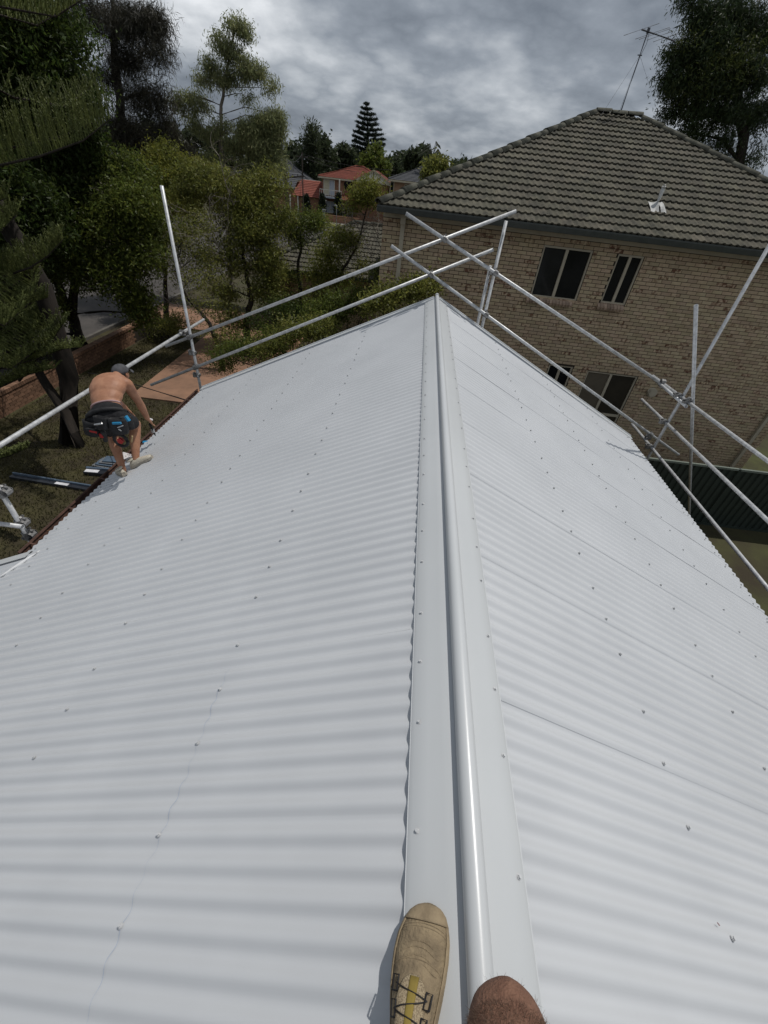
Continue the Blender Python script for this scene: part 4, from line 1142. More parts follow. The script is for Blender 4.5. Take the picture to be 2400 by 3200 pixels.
t_e3 = make_tree('broadleaf_tree', 'spreading mid green tree with a forked dark trunk over the street verge', 'tree',
    [gpx(250,1085), gpx(250,1085)+Vector((0.05,0.1,1.2)), gpx(250,1085)+Vector((0.8,0.2,3.2))], 0.26,
    [pxblob(300,700,110,80,15.5,80), pxblob(400,640,90,80,16,75), pxblob(180,760,110,90,15,70), pxblob(310,840,130,70,15.3,95), pxblob(430,790,80,70,15.6,55), pxblob(420,930,55,60,15.2,40), pxblob(445,985,30,45,15.2,18), pxblob(480,720,70,60,16.5,40), pxblob(380,540,90,60,17,60),
     pxblob(90,820,120,80,15.5,60), pxblob(60,700,120,80,14.5,60), pxblob(30,930,90,80,14.0,60), pxblob(120,960,80,60,14.2,40), pxblob(40,1060,80,60,13.8,40), pxblob(0,1000,60,80,13.5,30)], None, L_mid, per=80, spread=0.21, L=0.12, W=0.042, droop=-0.3, seed=4)
b_ = gpx(250,1085)
MB().path([b_+Vector((0.02,0.03,1.0)), b_+Vector((-0.05,0.1,2.2)), b_+Vector((-0.2,0.2,3.6))],[0.18,0.14,0.06],8).obj('limb', m_bark, t_e3, True)
MB().path([b_+Vector((0.02,0.03,1.0)), b_+Vector((0.7,0.1,2.4)), b_+Vector((1.1,0.3,3.4))],[0.19,0.13,0.06],8).obj('limb', m_bark, t_e3, True)
t_e1 = make_tree('small_tree', 'leaning thin-trunked tree with sparse leaves and bare grey twigs beside the driveway', 'tree',
    [gpx(700,1160), tuple(ony(690,1110,15.2)), tuple(ony(655,1010,15.5)), tuple(ony(585,930,15.8)), tuple(ony(545,850,16))], 0.11,
    [pxblob(600,880,60,50,16,14), pxblob(520,830,60,60,16.5,20), pxblob(650,960,70,40,15.8,16), pxblob(560,760,70,50,16.5,30), pxblob(690,1050,45,50,15.2,18), pxblob(625,790,55,55,17,30), pxblob(600,700,60,45,17,26), pxblob(650,870,50,40,16.5,20)],
    None, L_olive, per=48, spread=0.22, L=0.09, W=0.028, droop=-0.2, seed=5)
bare_twigs(t_e1, [ony(600,960,15.7), ony(560,880,15.9), ony(640,1000,15.5), ony(570,740,16.3), ony(560,960,15.8)], 2, 0.9, 0.014, VN, up=0.5, bias=(-0.4,0,0))
t_e2 = make_tree('small_tree', 'upright olive green tree with a sinuous dark trunk rising from the driveway edge', 'tree',
    [gpx(772,1090), tuple(ony(770,1020,18)), tuple(ony(785,930,18)), tuple(ony(770,850,18.2)), tuple(ony(745,720,18.5))], 0.17,
    [pxblob(700,600,80,70,19,75), pxblob(770,640,80,80,19,80), pxblob(640,560,80,60,19.5,60), pxblob(840,580,55,60,19.5,45), pxblob(740,720,90,60,18.5,70), pxblob(820,720,60,70,18.5,50), pxblob(760,820,80,60,18.3,50), pxblob(850,830,60,70,18.3,50), pxblob(690,800,55,50,18.3,20),
     pxblob(860,660,45,60,19,40), pxblob(700,910,50,40,18,22), pxblob(830,900,55,50,18,36), pxblob(720,1000,60,40,17.8,30), pxblob(590,610,60,50,19.5,34)],
    None, L_olive, per=72, spread=0.19, L=0.12, W=0.036, droop=-0.5, dens=0.8, seed=6)
bare_twigs(t_e2, [ony(690,720,18.2), ony(660,690,18.0), ony(730,640,18.4), ony(740,860,18), ony(700,870,18)], 2, 1.3, 0.026, VN, up=0.7, bias=(-0.3,0,0))
make_tree('small_tree', 'yellow green bushy tree between the sinuous trunk and the forked tree', 'tree',
    [gpx(520,1010), tuple(ony(520,930,20.5)), tuple(ony(510,800,20.7)), tuple(ony(490,640,21))], 0.14,
    [pxblob(460,560,70,60,21,60), pxblob(540,560,70,60,21,60), pxblob(500,640,70,50,20.5,50), pxblob(590,530,50,45,21.5,36), pxblob(560,640,60,50,20.5,40), pxblob(430,650,50,50,20.5,32), pxblob(520,480,50,40,21.5,26)],
    None, L_yel, per=72, spread=0.20, L=0.12, W=0.036, droop=-0.3, seed=7)
t_f = make_tree('small_tree', 'slim twisting tree with a leafy green head in front of the low tiled wing', 'tree',
    [gpx(925,1020), tuple(ony(940,905,20)), tuple(ony(930,840,20)), tuple(ony(942,770,20)), tuple(ony(940,700,20))], 0.11,
    [pxblob(935,700,45,40,20,40), pxblob(985,700,38,35,20,34), pxblob(925,745,35,30,20,20), pxblob(990,680,22,20,20,12), pxblob(900,720,25,30,20,10), pxblob(885,860,50,50,19.5,30), pxblob(870,930,60,50,19,40), pxblob(940,940,50,40,19,20)],
    None, L_mid, per=50, spread=0.20, L=0.10, W=0.032, droop=-0.3, seed=8)
t_g = make_tree('small_tree', 'sparse yellow green tree with a tangle of bare grey twigs at the house corner', 'tree',
    [gpx(1030,985), tuple(ony(1070,845,17)), tuple(ony(1105,790,17)), tuple(ony(1130,720,17)), tuple(ony(1150,640,17))], 0.065,
    [pxblob(1150,600,38,38,17,40), pxblob(1120,615,30,25,17,22), pxblob(1175,625,22,28,17,12), pxblob(1085,755,40,30,17,44), pxblob(1030,800,50,45,17,52), pxblob(1060,870,45,40,17,34), pxblob(1090,650,22,20,17,6), pxblob(990,860,40,45,17,36), pxblob(1040,730,28,22,17,14), pxblob(1130,840,36,32,17,14), pxblob(1000,930,50,40,16.5,36)],
    None, L_yel, per=46, spread=0.17, L=0.09, W=0.028, droop=-0.3, seed=9)
bare_twigs(t_g, [ony(1130,730,17), ony(1150,680,17), ony(1160,800,17), ony(1110,790,17), ony(1180,740,16.9), ony(1085,830,17), ony(1200,800,16.8), ony(1120,760,17)], 4, 0.85, 0.013, VN, up=0.6)
# shrubs between the gable and the house next door
for k, (lab, px, bl, lm, sd) in enumerate((
    ('low bright green shrub poking above the gable edge beside the crossing rails', (1240,985,11.0), [(1215,930,45,35,11.0,28),(1290,905,45,28,11.2,32),(1335,900,30,22,11.3,16),(1180,950,40,35,10.8,20)], L_olive, 31),
    ('dark leafy shrub under the tiled wing wall', (1090,1010,13.0), [(1080,960,70,45,13,50),(1010,985,60,45,13,40),(1140,930,40,35,13,22),(1190,860,30,30,13.4,12)], L_mid, 32),
    ('mid green shrub at the foot of the leaning tree', (800,1100,13.0), [(760,1090,70,40,13,44),(850,1070,60,40,13,36),(690,1120,40,40,13,24)], L_mid, 33),
    ('glossy green shrub hugging the far left verge of the white roof', (920,1050,11.5), [(920,1040,65,35,11.5,38),(1000,1020,50,30,11.5,26),(840,1090,50,30,11.5,24)], L_olive, 34),
    ('brownish twiggy shrub beside the street end of the driveway', (520,1045,17.5), [(515,1020,55,30,17.5,40),(560,1005,30,22,17.5,14)], L_olive, 35),
    ('dark shrub mass at the back of the driveway', (880,1000,17.0), [(890,980,70,45,17,50),(820,1010,60,40,17,36),(950,1000,50,40,16.5,30)], L_dark, 36))):
    u, v, Y = px; p = ony(u, v, Y)
    make_tree('shrub', lab, 'shrub', [(p.x,Y,0),(p.x+0.05,Y,max(0.3,p.z*0.4)),(p.x,Y,max(0.5,p.z*0.7))], 0.05, [pxblob(*b[:5], b[5]) for b in bl], None, lm, per=55, spread=0.16, L=0.085, W=0.03, droop=0.1, seed=sd, minz=0.05)
# big dark tree on the right behind the tiled roof
t_r = make_tree('broadleaf_tree', 'big dark tree with drooping fine foliage behind the right end of the tiled roof', 'tree',
    [(16.4,28,0), (16.2,28,4.5), tuple(ony(2330,430,28)), tuple(ony(2300,250,28)), tuple(ony(2280,80,28))], 0.36,
    [pxblob(2200,60,60,60,28,60), pxblob(2290,40,90,70,28,90), pxblob(2380,90,90,90,28,90), pxblob(2250,140,100,60,27.7,90), pxblob(2130,170,45,45,28,36), pxblob(2180,200,90,55,27.7,80), pxblob(2090,245,32,30,28,18), pxblob(2130,270,60,50,27.8,50),
     pxblob(2230,270,90,60,27.5,90), pxblob(2330,240,90,70,27.5,80), pxblob(2110,340,45,45,28,30), pxblob(2180,350,70,50,27.6,56), pxblob(2270,360,80,50,27.5,60), pxblob(2370,350,60,60,28,40), pxblob(2170,420,60,40,28,36), pxblob(2260,440,50,40,28,24), pxblob(2340,500,40,60,28,16), pxblob(2250,500,60,40,28.5,24), pxblob(2440,250,100,250,28.5,90), pxblob(2170,-10,40,40,28,20)],
    None, L_right, per=85, spread=0.22, L=0.17, W=0.034, droop=-1.0, dens=0.80, rscale=0.97, seed=10, twig_r=0.016, limb_r=0.4)
V = leaf_quads([tuple(np.array(ony(u,v,27.0))+VN.normal(0,1,3)*[0.5,0.3,0.3]) for (u,v) in ((2290,165),(2320,180),(2260,200),(2330,230),(2220,260),(2180,275),(2240,225),(2350,200),(2150,160)) for k in range(9)], 50, (0.3,0.3,0.22), 0.16, 0.03, -0.8, VN)
o_ = link('olive_leaves', quads_mesh('olive_leaves', V, leafmat('right_olive', (0.075,0.090,0.024), (0.05,0.065,0.02))), t_r); o_['kind'] = 'stuff'  # olive leaf clumps in front of the darker crown

# ---- feathery conifer close on the left
m_cord = mat('conifer_green', (0.165,0.185,0.058), (0.095,0.118,0.040), scale=3, rough=0.6, rnd='island', rnd_amt=0.4, trans=0.25)
nfk = thing('norfolk_pine', 'near conifer with feathery upright green fronds reaching in over the left eave', 'tree', (-9.2,9.3,0))
tp = [Vector((-9.05,9.2,0)), Vector(ony(215,1180,9.6)), Vector(ony(135,900,9.9)), Vector((-9.9,10.2,7.5)), Vector((-10.0,10.3,13))]
MB().path(tp, [0.26,0.22,0.19,0.14,0.05], 12).obj('trunk', m_bark, nfk, True)
MB().path([ony(250,1390,9.0)-Vector((0,0,0.3)), ony(205,1290,9.2), ony(140,1195,9.3), ony(60,1060,9.5), ony(0,930,9.7)], [0.14,0.12,0.10,0.07,0.04], 9).obj('limb', m_bark, nfk, True)
def frond(stem, blen, spacing, rnd, upb=0.9, side=0.35, fwd=0.35):
    stem = [Vector(p) for p in stem]
    sm = MB(); sm.path(stem, [0.030*(1-0.8*i/(len(stem)-1)) for i in range(len(stem))], 6)
    cum = [0]
    for a, b in zip(stem, stem[1:]): cum.append(cum[-1]+(b-a).length)
    L = cum[-1]; n = int(L/spacing); quads = []
    for k in range(n):
        s = (k+0.5)*L/n; i = max(j for j in range(len(cum)-1) if cum[j] <= s)
        p = stem[i].lerp(stem[i+1], (s-cum[i])/(cum[i+1]-cum[i])); d = (stem[i+1]-stem[i]).normalized()
        sd = d.cross(Vector((0,0,1))).normalized()
        for sgn in (-1, 1):
            if rnd.random() < 0.06: continue
            dr = (Vector((0,0,1))*upb+sd*sgn*side+d*fwd+Vector(rnd.normal(0,0.10,3))).normalized()
            bl = blen*(0.55+0.45*math.sin(math.pi*min(1,0.18+0.8*s/L)))*rnd.uniform(0.75,1.1)
            x, y, _ = basis(dr); q = p.copy(); dd = dr.copy()
            seg = 5
            for e in range(seg):
                q2 = q+dd*bl/seg; w = 0.013*(1-0.6*e/seg); w2 = 0.013*(1-0.6*(e+1)/seg)
                for ax in (x, y): quads.append([q-ax*w, q+ax*w, q2+ax*w2, q2-ax*w2])
                for nn in range(5):           # short scale leaves
                    b = q.lerp(q2, rnd.random()); a = rnd.random()*6.28
                    nd = (x*math.cos(a)+y*math.sin(a)+dd*0.9).normalized(); s2 = nd.cross(dd).normalized()*0.006
                    quads.append([b-s2, b+s2, b+nd*0.045+s2*0.3, b+nd*0.045-s2*0.3])
                q = q2; dd = (dd+Vector((0,0,0.06))+d*0.03).normalized()
    return sm, quads
def frond_obj(stem, blen, spacing=0.055, **k):
    sm, quads = frond(stem, blen, spacing, VN, **k)
    st = sm.obj('frond', m_bark, nfk, True)
    V = np.array([[tuple(c) for c in q] for q in quads])
    o = link('branchlets', quads_mesh('branchlets', V, m_cord), st); o['kind'] = 'stuff'
frond_obj([ony(-260,560,9.9), ony(-60,530,9.6), ony(120,490,9.3), ony(260,440,9.1), ony(345,372,9.0)], 0.80, 0.060, upb=1.3, side=0.14, fwd=0.05)
frond_obj([ony(-200,500,10.2), ony(0,470,10.0), ony(180,430,9.8), ony(300,380,9.7)], 0.62, 0.07, upb=1.2, side=0.2, fwd=0.1)
frond_obj([ony(-160,920,9.6), ony(0,868,9.3), ony(95,836,9.1), ony(150,800,9.0), ony(198,748,8.9)], 0.55, 0.04, upb=0.9, side=0.3, fwd=0.3)
frond_obj([ony(-120,880,9.9), ony(20,850,9.8), ony(80,800,9.7), ony(95,770,9.7)], 0.5, 0.05)
frond_obj([ony(-100,1030,9.4), ony(60,960,9.2), ony(150,930,9.0)], 0.5, 0.05)
frond_obj([ony(60,1190,9.2), ony(110,1130,9.0), ony(160,1070,8.9), ony(198,1010,8.8)], 0.5, 0.04, upb=0.5, side=0.5, fwd=0.6)
frond_obj([ony(-80,1180,9.0), ony(40,1140,8.8), ony(120,1120,8.6), ony(200,1090,8.5), ony(255,1085,8.5)], 0.45, 0.045, upb=0.5, side=0.5, fwd=0.4)
frond_obj([ony(-120,1240,8.6), ony(0,1210,8.5), ony(90,1170,8.4), ony(170,1150,8.3)], 0.45, 0.045, upb=0.4, side=0.5, fwd=0.4)
frond_obj([ony(-140,1100,9.6), ony(-20,1040,9.4), ony(50,1000,9.2)], 0.5, 0.05)
frond_obj([ony(-200,1480,6.4), ony(-60,1450,6.3), ony(30,1425,6.2), ony(84,1400,6.15)], 0.26, 0.028, upb=0.7, side=0.4, fwd=0.5)
frond_obj([ony(-260,700,9.8), ony(-100,660,9.5), ony(20,620,9.3)], 0.6, 0.05)

# rest of its crown, added to shade the ground: whorls higher up and streetward
wr = np.random.default_rng(77)
def shade_whorl(z, L, azs, blen=0.55):
    c0 = tp[2] if z < 6 else tp[2].lerp(tp[4], min(1,(z-tp[2].z)/(tp[4].z-tp[2].z)))
    c0 = V_(c0.x, c0.y, z)
    for a in azs:
        a = math.radians(a+wr.uniform(-8,8)); l = L*wr.uniform(0.85,1.1); d = V_(math.cos(a), math.sin(a), 0)
        frond_obj([c0, c0+d*l*0.35+V_(0,0,-0.10*l), c0+d*l*0.7+V_(0,0,-0.10*l), c0+d*l+V_(0,0,0.06*l)], blen, 0.075, upb=0.7, side=0.6, fwd=0.3)
V_ = lambda x, y, z: Vector((x, y, z))
for z, L in ((7.2,3.4),(8.3,3.1),(9.4,2.7),(10.5,2.2),(11.6,1.6),(12.5,1.0)): shade_whorl(z, L, (15,70,130,190,250,310) if z > 8 else (70,130,190,240,290))
for z in (3.0, 4.0, 5.0, 6.1): shade_whorl(z, 3.6, (150,200,235,262,288))  # low whorls turned out of view, added to shade the near-left lawn
# ---- far vegetation
def far_tree(name, label, u0, v0, v1, wpx, Y, lm, n, per=26, cat='tree', L=0.5, W=0.25, seed=0, shape=None, group=None, droop=-0.2):
    rnd = np.random.default_rng(seed); bl = []
    for k in range(n):
        t = rnd.random(); vv = v0+(v1-v0)*t; ww = wpx*(shape(t) if shape else math.sqrt(max(0.05,1-(2*t-1)**2)))
        uu = u0+rnd.uniform(-1,1)*ww*0.75; bl.append(pxblob(uu, vv, max(4,ww*0.42), max(4,(v1-v0)*0.16), Y+rnd.uniform(-1,1)*1.5, 10))
    b = ony(u0, v1, Y); top = ony(u0, v0+(v1-v0)*0.3, Y)
    return make_tree(name, label, cat, [(b.x,Y,0),(b.x,Y,max(1.5,b.z)),(top.x,Y,max(2.0,top.z))], 0.25, bl, None, lm, per=per, spread=0.45*Y/85, L=L, W=W, droop=droop, twig_r=0.03, seed=seed, group=group)
cone = lambda t: 0.25+0.75*t
far_tree('slender_tree', 'ragged slender grey green tree left of the red tiled house', 968, 385, 610, 42, 95, L_far, 34, per=24, L=0.75, W=0.16, seed=41, shape=lambda t: 0.35+0.65*min(1,t*1.6), droop=0.6)
far_tree('broadleaf_tree', 'rounded dark tree right behind the slender grey green tree', 1010, 440, 590, 38, 98, L_far, 22, seed=42, L=0.6, W=0.3)
far_tree('broadleaf_tree', 'rounded green tree standing at the foot of the symmetrical pine', 1172, 475, 560, 42, 96, L_mid, 24, seed=43, L=0.6, W=0.3)
far_tree('broadleaf_tree', 'light green leafy tree in front of the distant palm', 1365, 500, 585, 48, 58, L_olive, 24, seed=44, L=0.35, W=0.16)
far_tree('broadleaf_tree', 'dark distant tree left of the palm above the grey hip roof', 1300, 478, 530, 28, 105, L_far, 14, seed=45, L=0.7, W=0.35)
for k, (u, v0, v1, w, Y) in enumerate(((1080,470,545,42,130),(1115,478,545,30,135),(1050,490,560,34,140),(1215,500,560,30,130),(1250,495,560,28,140),(1275,500,560,22,138),(915,455,600,46,110),(870,470,640,50,100),(1325,480,540,24,120),(1420,515,570,24,110),(1450,520,570,26,115),(820,430,600,60,105),(750,430,600,60,112),(680,420,580,60,108),(610,420,570,60,115),(540,410,560,60,110),(470,400,560,60,112),(400,390,550,60,115),(320,380,540,60,112),(240,370,540,60,115),(150,360,540,70,115),(60,350,530,70,115))):
    far_tree('distant_tree', 'distant dark tree in the hazy line along the horizon behind the houses', u, v0, v1, w, Y, L_far, 15, seed=60+k, L=0.9, W=0.45, group='distant trees along the horizon', per=22)
# the symmetrical far pine
fp = thing('norfolk_pine', 'distant symmetrical pine with tiered branches above the red tiled house', 'tree', (ony(1150,490,110).x,110,0))
pb2, pt2 = ony(1153,492,110), ony(1145,322,110)
MB().path([(pb2.x,110,0), pb2, pt2], [0.35,0.28,0.05], 8).obj('trunk', m_bark, fp, True)
rnd = np.random.default_rng(5); tiers = 11; C_ = []; bm_ = MB()
for k in range(tiers):
    t = k/(tiers-1); base = pb2.lerp(pt2, 0.02+0.95*t); R_ = 3.7*(1-t)**0.72+0.30
    if k == 0: R_ *= 0.62
    if k == 1: R_ *= 0.85
    nb2 = 9
    for q in range(nb2):
        a = 2*math.pi*(q+0.5*(k%2))/nb2+rnd.uniform(-.15,.15); rr = R_*rnd.uniform(0.85,1.1)
        tip = base+Vector((rr*math.cos(a), rr*math.sin(a), 0.16*rr)); bm_.path([base, base.lerp(tip,0.5)-Vector((0,0,0.05*rr)), tip], [0.06,0.04,0.015], 4)
        for s in np.linspace(0.3,1.0,max(3,int(rr*4))): c = base.lerp(tip,s); C_.append((c.x,c.y,c.z-0.03*rr*(1-s)+0.05))
bm_.obj('branch_tiers', m_bark, fp)
o_ = link('crown', quads_mesh('crown', leaf_quads(C_, 30, (0.13,0.13,0.06), 0.26, 0.09, 0.9, rnd), leafmat('pine_far', (0.030,0.045,0.028),(0.02,0.032,0.02),trans=0.1)), fp); o_['kind'] = 'stuff'
# palm
pm_ = thing('palm_tree', 'distant palm with arching fronds above the grey hip roof', 'tree', (ony(1355,520,75).x,75,0))
pc = ony(1352,488,75)
MB().path([(pc.x,75,0),(pc.x+0.1,75,pc.z*0.6),pc],[0.22,0.18,0.15],8).obj('trunk', m_bark_p, pm_, True)
for k, (dx, dz, dy) in enumerate(((-1.6,0.6,0.3),(-1.9,0.1,-0.4),(-1.2,1.2,0.1),(0.4,1.7,0.1),(0.8,1.4,-0.2),(1.7,0.0,0.4),(2.0,-0.5,-0.3),(1.3,0.5,0.9),(-0.9,0.3,1.1),(-1.7,-0.5,0.6))):
    a = pc; m1 = pc+Vector((dx*0.45,dy*0.5,dz*0.6+0.55)); e = pc+Vector((dx,dy,dz-0.25))
    pts = [a.lerp(m1,t*2) if t < .5 else m1.lerp(e,(t-.5)*2) for t in np.linspace(0,1,9)]
    fr_ = MB().path(pts, [0.035-0.0035*i for i in range(9)], 4).obj('frond', m_bark_p, pm_)
    qs = []
    for s in np.linspace(0.08,1,46):
        i = min(7,int(s*8)); p = pts[i].lerp(pts[i+1], s*8-i); d = (pts[i+1]-pts[i]).normalized(); sd = d.cross(Vector((0,0,1))).normalized()
        for sg in (-1,1):
            tip = p+sd*sg*0.30*(1.1-s*0.6)+d*0.20+Vector((0,0,-0.28)); w = d*0.03
            qs.append([p-w,p+w,tip+w*0.2,tip-w*0.2])
    o_ = link('leaflets', quads_mesh('leaflets', np.array([[tuple(c) for c in q] for q in qs]), L_far), fr_); o_['kind'] = 'stuff'
# pencil pines at the red house
L_penc = leafmat('pencil', (0.018,0.028,0.012), (0.012,0.02,0.009), trans=0.05)
for k, (u, v0, v1, lab) in enumerate(((1007,612,675,'narrow dark cypress left of the ground floor window of the red tiled house'),(1057,612,682,'narrow dark cypress right of the ground floor window of the red tiled house'),(957,615,668,'narrow dark cypress against the low red roof wing'))):
    Y = 77.2; a, b = ony(u,v0,Y), ony(u,v1,Y); H = a.z
    bl = [(np.array([a.x,Y,H*(0.06+0.92*q/9)]), np.array([0.50*(1-(q/9)**2.2)+0.08,0.5*(1-(q/9)**2.2)+0.08,H*0.07]), 12) for q in range(10)]
    make_tree('pencil_cypress', lab, 'tree', [(a.x,Y,0),(a.x,Y,H*0.5),(a.x,Y,H*0.9)], 0.08, bl, None, L_penc, per=26, spread=0.14, L=0.28, W=0.12, droop=0.9, seed=80+k, group='cypresses at the red house')
# grass blades on the near lawn
def grass(name, x0, x1, y0, y1, n, m_, excl=None):
    P = np.column_stack([VN.uniform(x0,x1,n), VN.uniform(y0,y1,n), np.zeros(n)])
    if excl is not None: P = P[~excl(P)]
    n = len(P); a = VN.uniform(0,6.28,n); h = VN.uniform(0.03,0.075,n); w = VN.uniform(0.006,0.014,n)
    sd = np.column_stack([np.cos(a),np.sin(a),np.zeros(n)])*w[:,None]; tip = P+np.column_stack([VN.normal(0,0.03,n),VN.normal(0,0.03,n),h])
    V = np.stack([P-sd,P+sd,tip+sd*0.2,tip-sd*0.2],axis=1)
    o = link(name, quads_mesh(name, V, m_)); o['kind'] = 'stuff'; o['label'] = 'dry olive grass on the lawn below the eave'; o['category'] = 'grass'; return o
m_grass = mat('grass_blades', (0.100,0.090,0.030), (0.036,0.034,0.014), scale=1.1, rough=0.8, rnd='island', rnd_amt=0.35, trans=0.2, detail=8)  # blades darkened like the soil, shade included in their colour
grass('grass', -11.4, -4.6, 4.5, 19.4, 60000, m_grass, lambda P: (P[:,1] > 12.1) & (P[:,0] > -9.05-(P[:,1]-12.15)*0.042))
go_ = grass('grass', 9.2, 14, 9.3, 12.2, 12000, mat('grass_side',(0.075,0.085,0.026),(0.05,0.058,0.02),scale=1.5,rough=0.8,rnd='island',rnd_amt=0.3,trans=0.2), lambda P: (P[:,1] > 11.6) & (P[:,0] < 10.95)); go_['label'] = 'green grass strip behind the green steel fence'
# ================================================================== people
def remeshed(mb, name, m, parent, voxel=0.009, it=6, fac=0.6):
    o = mb.obj(name, m, parent, True)
    r_ = o.modifiers.new('voxel', 'REMESH'); r_.mode = 'VOXEL'; r_.voxel_size = voxel; r_.use_smooth_shade = True
    s_ = o.modifiers.new('smooth', 'SMOOTH'); s_.factor = fac; s_.iterations = it
    return o
def ell_along(mb, p, q, rx, ry, rz_scale=1.0, upv=(0,0,1)):
    """ellipsoid centred between p and q, long axis along pq, rx sideways, ry in depth"""
    p, q = Vector(p), Vector(q); d = (q-p); L = d.length/2*rz_scale; d.normalize(); x = Vector(upv).cross(d)
    if x.length < 1e-3: x = Vector((1,0,0))
    x.normalize(); y = d.cross(x)
    mb.ell((p+q)/2, (rx, ry, L), Matrix((x, y, d)).transposed(), 18, 12)
def hand(mb, wrist, palm, down, sidev, r=1.0, curl=0.9):
    """palm block, four unequal curled fingers and a thumb; palm dir, curl towards down"""
    wrist, palm, down, sidev = Vector(wrist), Vector(palm).normalized(), Vector(down).normalized(), Vector(sidev).normalized()
    k = wrist+palm*0.085*r
    for s in (-0.028, -0.010, 0.010, 0.028): mb.cap(wrist+sidev*s*0.7*r, k+sidev*s*r, 0.015*r, 0.013*r, 8)
    for s, L in ((-0.030,0.072),(-0.010,0.082),(0.010,0.078),(0.029,0.062)):
        a = k+sidev*s*r; d1 = (palm*1.0+down*0.5*curl).normalized(); d2 = (palm*0.25+down*1.0*curl).normalized(); d3 = (-palm*0.5+down*0.9*curl).normalized()
        b = a+d1*L*0.45*r; c = b+d2*L*0.35*r; e = c+d3*L*0.28*r
        mb.cap(a, b, 0.0105*r, 0.0095*r, 8); mb.cap(b, c, 0.0095*r, 0.009*r, 8); mb.cap(c, e, 0.009*r, 0.0075*r, 8)
    t0 = wrist+palm*0.03*r-sidev*0.03*r; t1 = t0+(palm*0.6-sidev*0.7+down*0.3).normalized()*0.04*r; t2 = t1+(palm*0.8+down*0.6+sidev*0.2).normalized()*0.034*r
    mb.cap(t0, t1, 0.014*r, 0.011*r, 8); mb.cap(t1, t2, 0.011*r, 0.009*r, 8)
m_skin = mat('sunburnt_skin', (0.40,0.205,0.125), (0.30,0.140,0.082), scale=9, rough=0.55, spec=0.3, bump=0.05, bscale=120)
m_black = mat('black_cloth', (0.012,0.012,0.014), (0.022,0.022,0.024), scale=30, rough=0.9, bump=0.3, bscale=200)
m_pouch = mat('black_pouch', (0.012,0.012,0.013), (0.026,0.026,0.028), scale=18, rough=0.65, bump=0.3, bscale=120)
m_shoe = mat('cream_shoe', (0.50,0.46,0.38), (0.36,0.33,0.27), scale=14, rough=0.7, bump=0.3, bscale=90)
m_sole = mat('pale_sole', (0.34,0.31,0.26), rough=0.8)
m_red = mat('tool_red', (0.36,0.02,0.02), rough=0.4, spec=0.5)
m_tblue = mat('tool_blue', (0.02,0.22,0.42), rough=0.4, spec=0.5)
m_silver = mat('tool_silver', (0.55,0.55,0.55), rough=0.3, metal=0.7)
m_capgrey = mat('grey_cap', (0.085,0.085,0.092), (0.06,0.06,0.065), scale=20, rough=0.85)
V3 = Vector
wk = thing('person', 'shirtless worker in black shorts and tool belt bending over the roof edge', 'person', (-3.55,4.05,3.25))
ankL, kneeL, hipL = V3((-3.585,4.00,3.345)), V3((-3.80,4.31,3.60)), V3((-3.70,4.03,3.95))
ankR, kneeR, hipR = V3((-3.475,4.13,3.385)), V3((-3.535,4.40,3.72)), V3((-3.455,4.06,3.985))
pel = (hipL+hipR)/2
wst = V3(ony(332,1266,4.16)); 
shL, shR = V3(ony(305,1196,4.50)), V3(ony(396,1200,4.50))
nk = V3(ony(360,1186,4.60)); hd = V3(ony(370,1168,4.73))
che = (shL+shR)/2
b = MB()
for a, k_, h in ((ankL,kneeL,hipL),(ankR,kneeR,hipR)):
    b.cap(h, k_, 0.094, 0.062, 14)
    calf = k_.lerp(a,0.3)+Vector((0.0,-0.018,0.0))
    b.cap(k_, calf, 0.060, 0.064, 12); b.cap(calf, a, 0.064, 0.038, 12)
    b.cap(a, a+Vector((0,0,-0.05)), 0.036, 0.036, 10)
sidev = (shR-shL).normalized()
upv = ((che-wst).normalized().cross(sidev)).normalized()
if upv.z < 0: upv = -upv
def slab(c, hw, hd_, hl, axis):
    d = Vector(axis).normalized(); x = (sidev-d*sidev.dot(d)).normalized(); y = d.cross(x)
    b.ell(c, (hw, hd_, hl), Matrix((x, y, d)).transposed(), 20, 12)
slab(pel+V3((0,0.01,0.01)), 0.165, 0.115, 0.13, wst-pel)
slab(pel.lerp(wst,0.8), 0.162, 0.106, 0.15, wst-pel)
slab(wst.lerp(che,0.30)+upv*0.025, 0.170, 0.112, 0.18, che-wst)
slab(wst.lerp(che,0.62)+upv*0.045, 0.196, 0.125, 0.19, che-wst)
slab(wst.lerp(che,0.90)+upv*0.035, 0.200, 0.112, 0.13, che-wst)
for s in (-1, 1):                                       # shoulder blades and the muscles beside the spine
    b.ell(wst.lerp(che,0.78)+sidev*s*0.095+upv*0.085, (0.07,0.07,0.05)); b.cap(wst+sidev*s*0.045+upv*0.055, wst.lerp(che,0.7)+sidev*s*0.04+upv*0.10, 0.042, 0.045, 10)
b.cap(shL+sidev*0.03, shR-sidev*0.03, 0.078, 0.078, 12)
b.cap(che+upv*0.02, nk, 0.075, 0.058, 12); b.cap(nk, hd, 0.058, 0.056, 12)
hdir = (hd-nk).normalized()
b.ell(hd+V3((0,0.035,-0.01)), (0.078,0.105,0.10)); b.ell(hd+V3((0.0,0.10,-0.055)), (0.055,0.055,0.06))
b.ell(hd+V3((0.0,0.152,-0.05)), (0.014,0.022,0.02))    # nose, and the ears
for s in (-1,1): b.ell(hd+V3((s*0.08,0.03,-0.02)), (0.014,0.022,0.032))
elR, wrR = V3(ony(434,1256,4.66)), V3(ony(461,1308,4.76))
b.cap(shR, shR.lerp(elR,0.45), 0.067, 0.057, 12); b.cap(shR.lerp(elR,0.45), elR, 0.057, 0.045, 12)
b.cap(elR, elR.lerp(wrR,0.3), 0.046, 0.050, 12); b.cap(elR.lerp(wrR,0.3), wrR, 0.050, 0.030, 12)
pd = (wrR-elR).normalized()
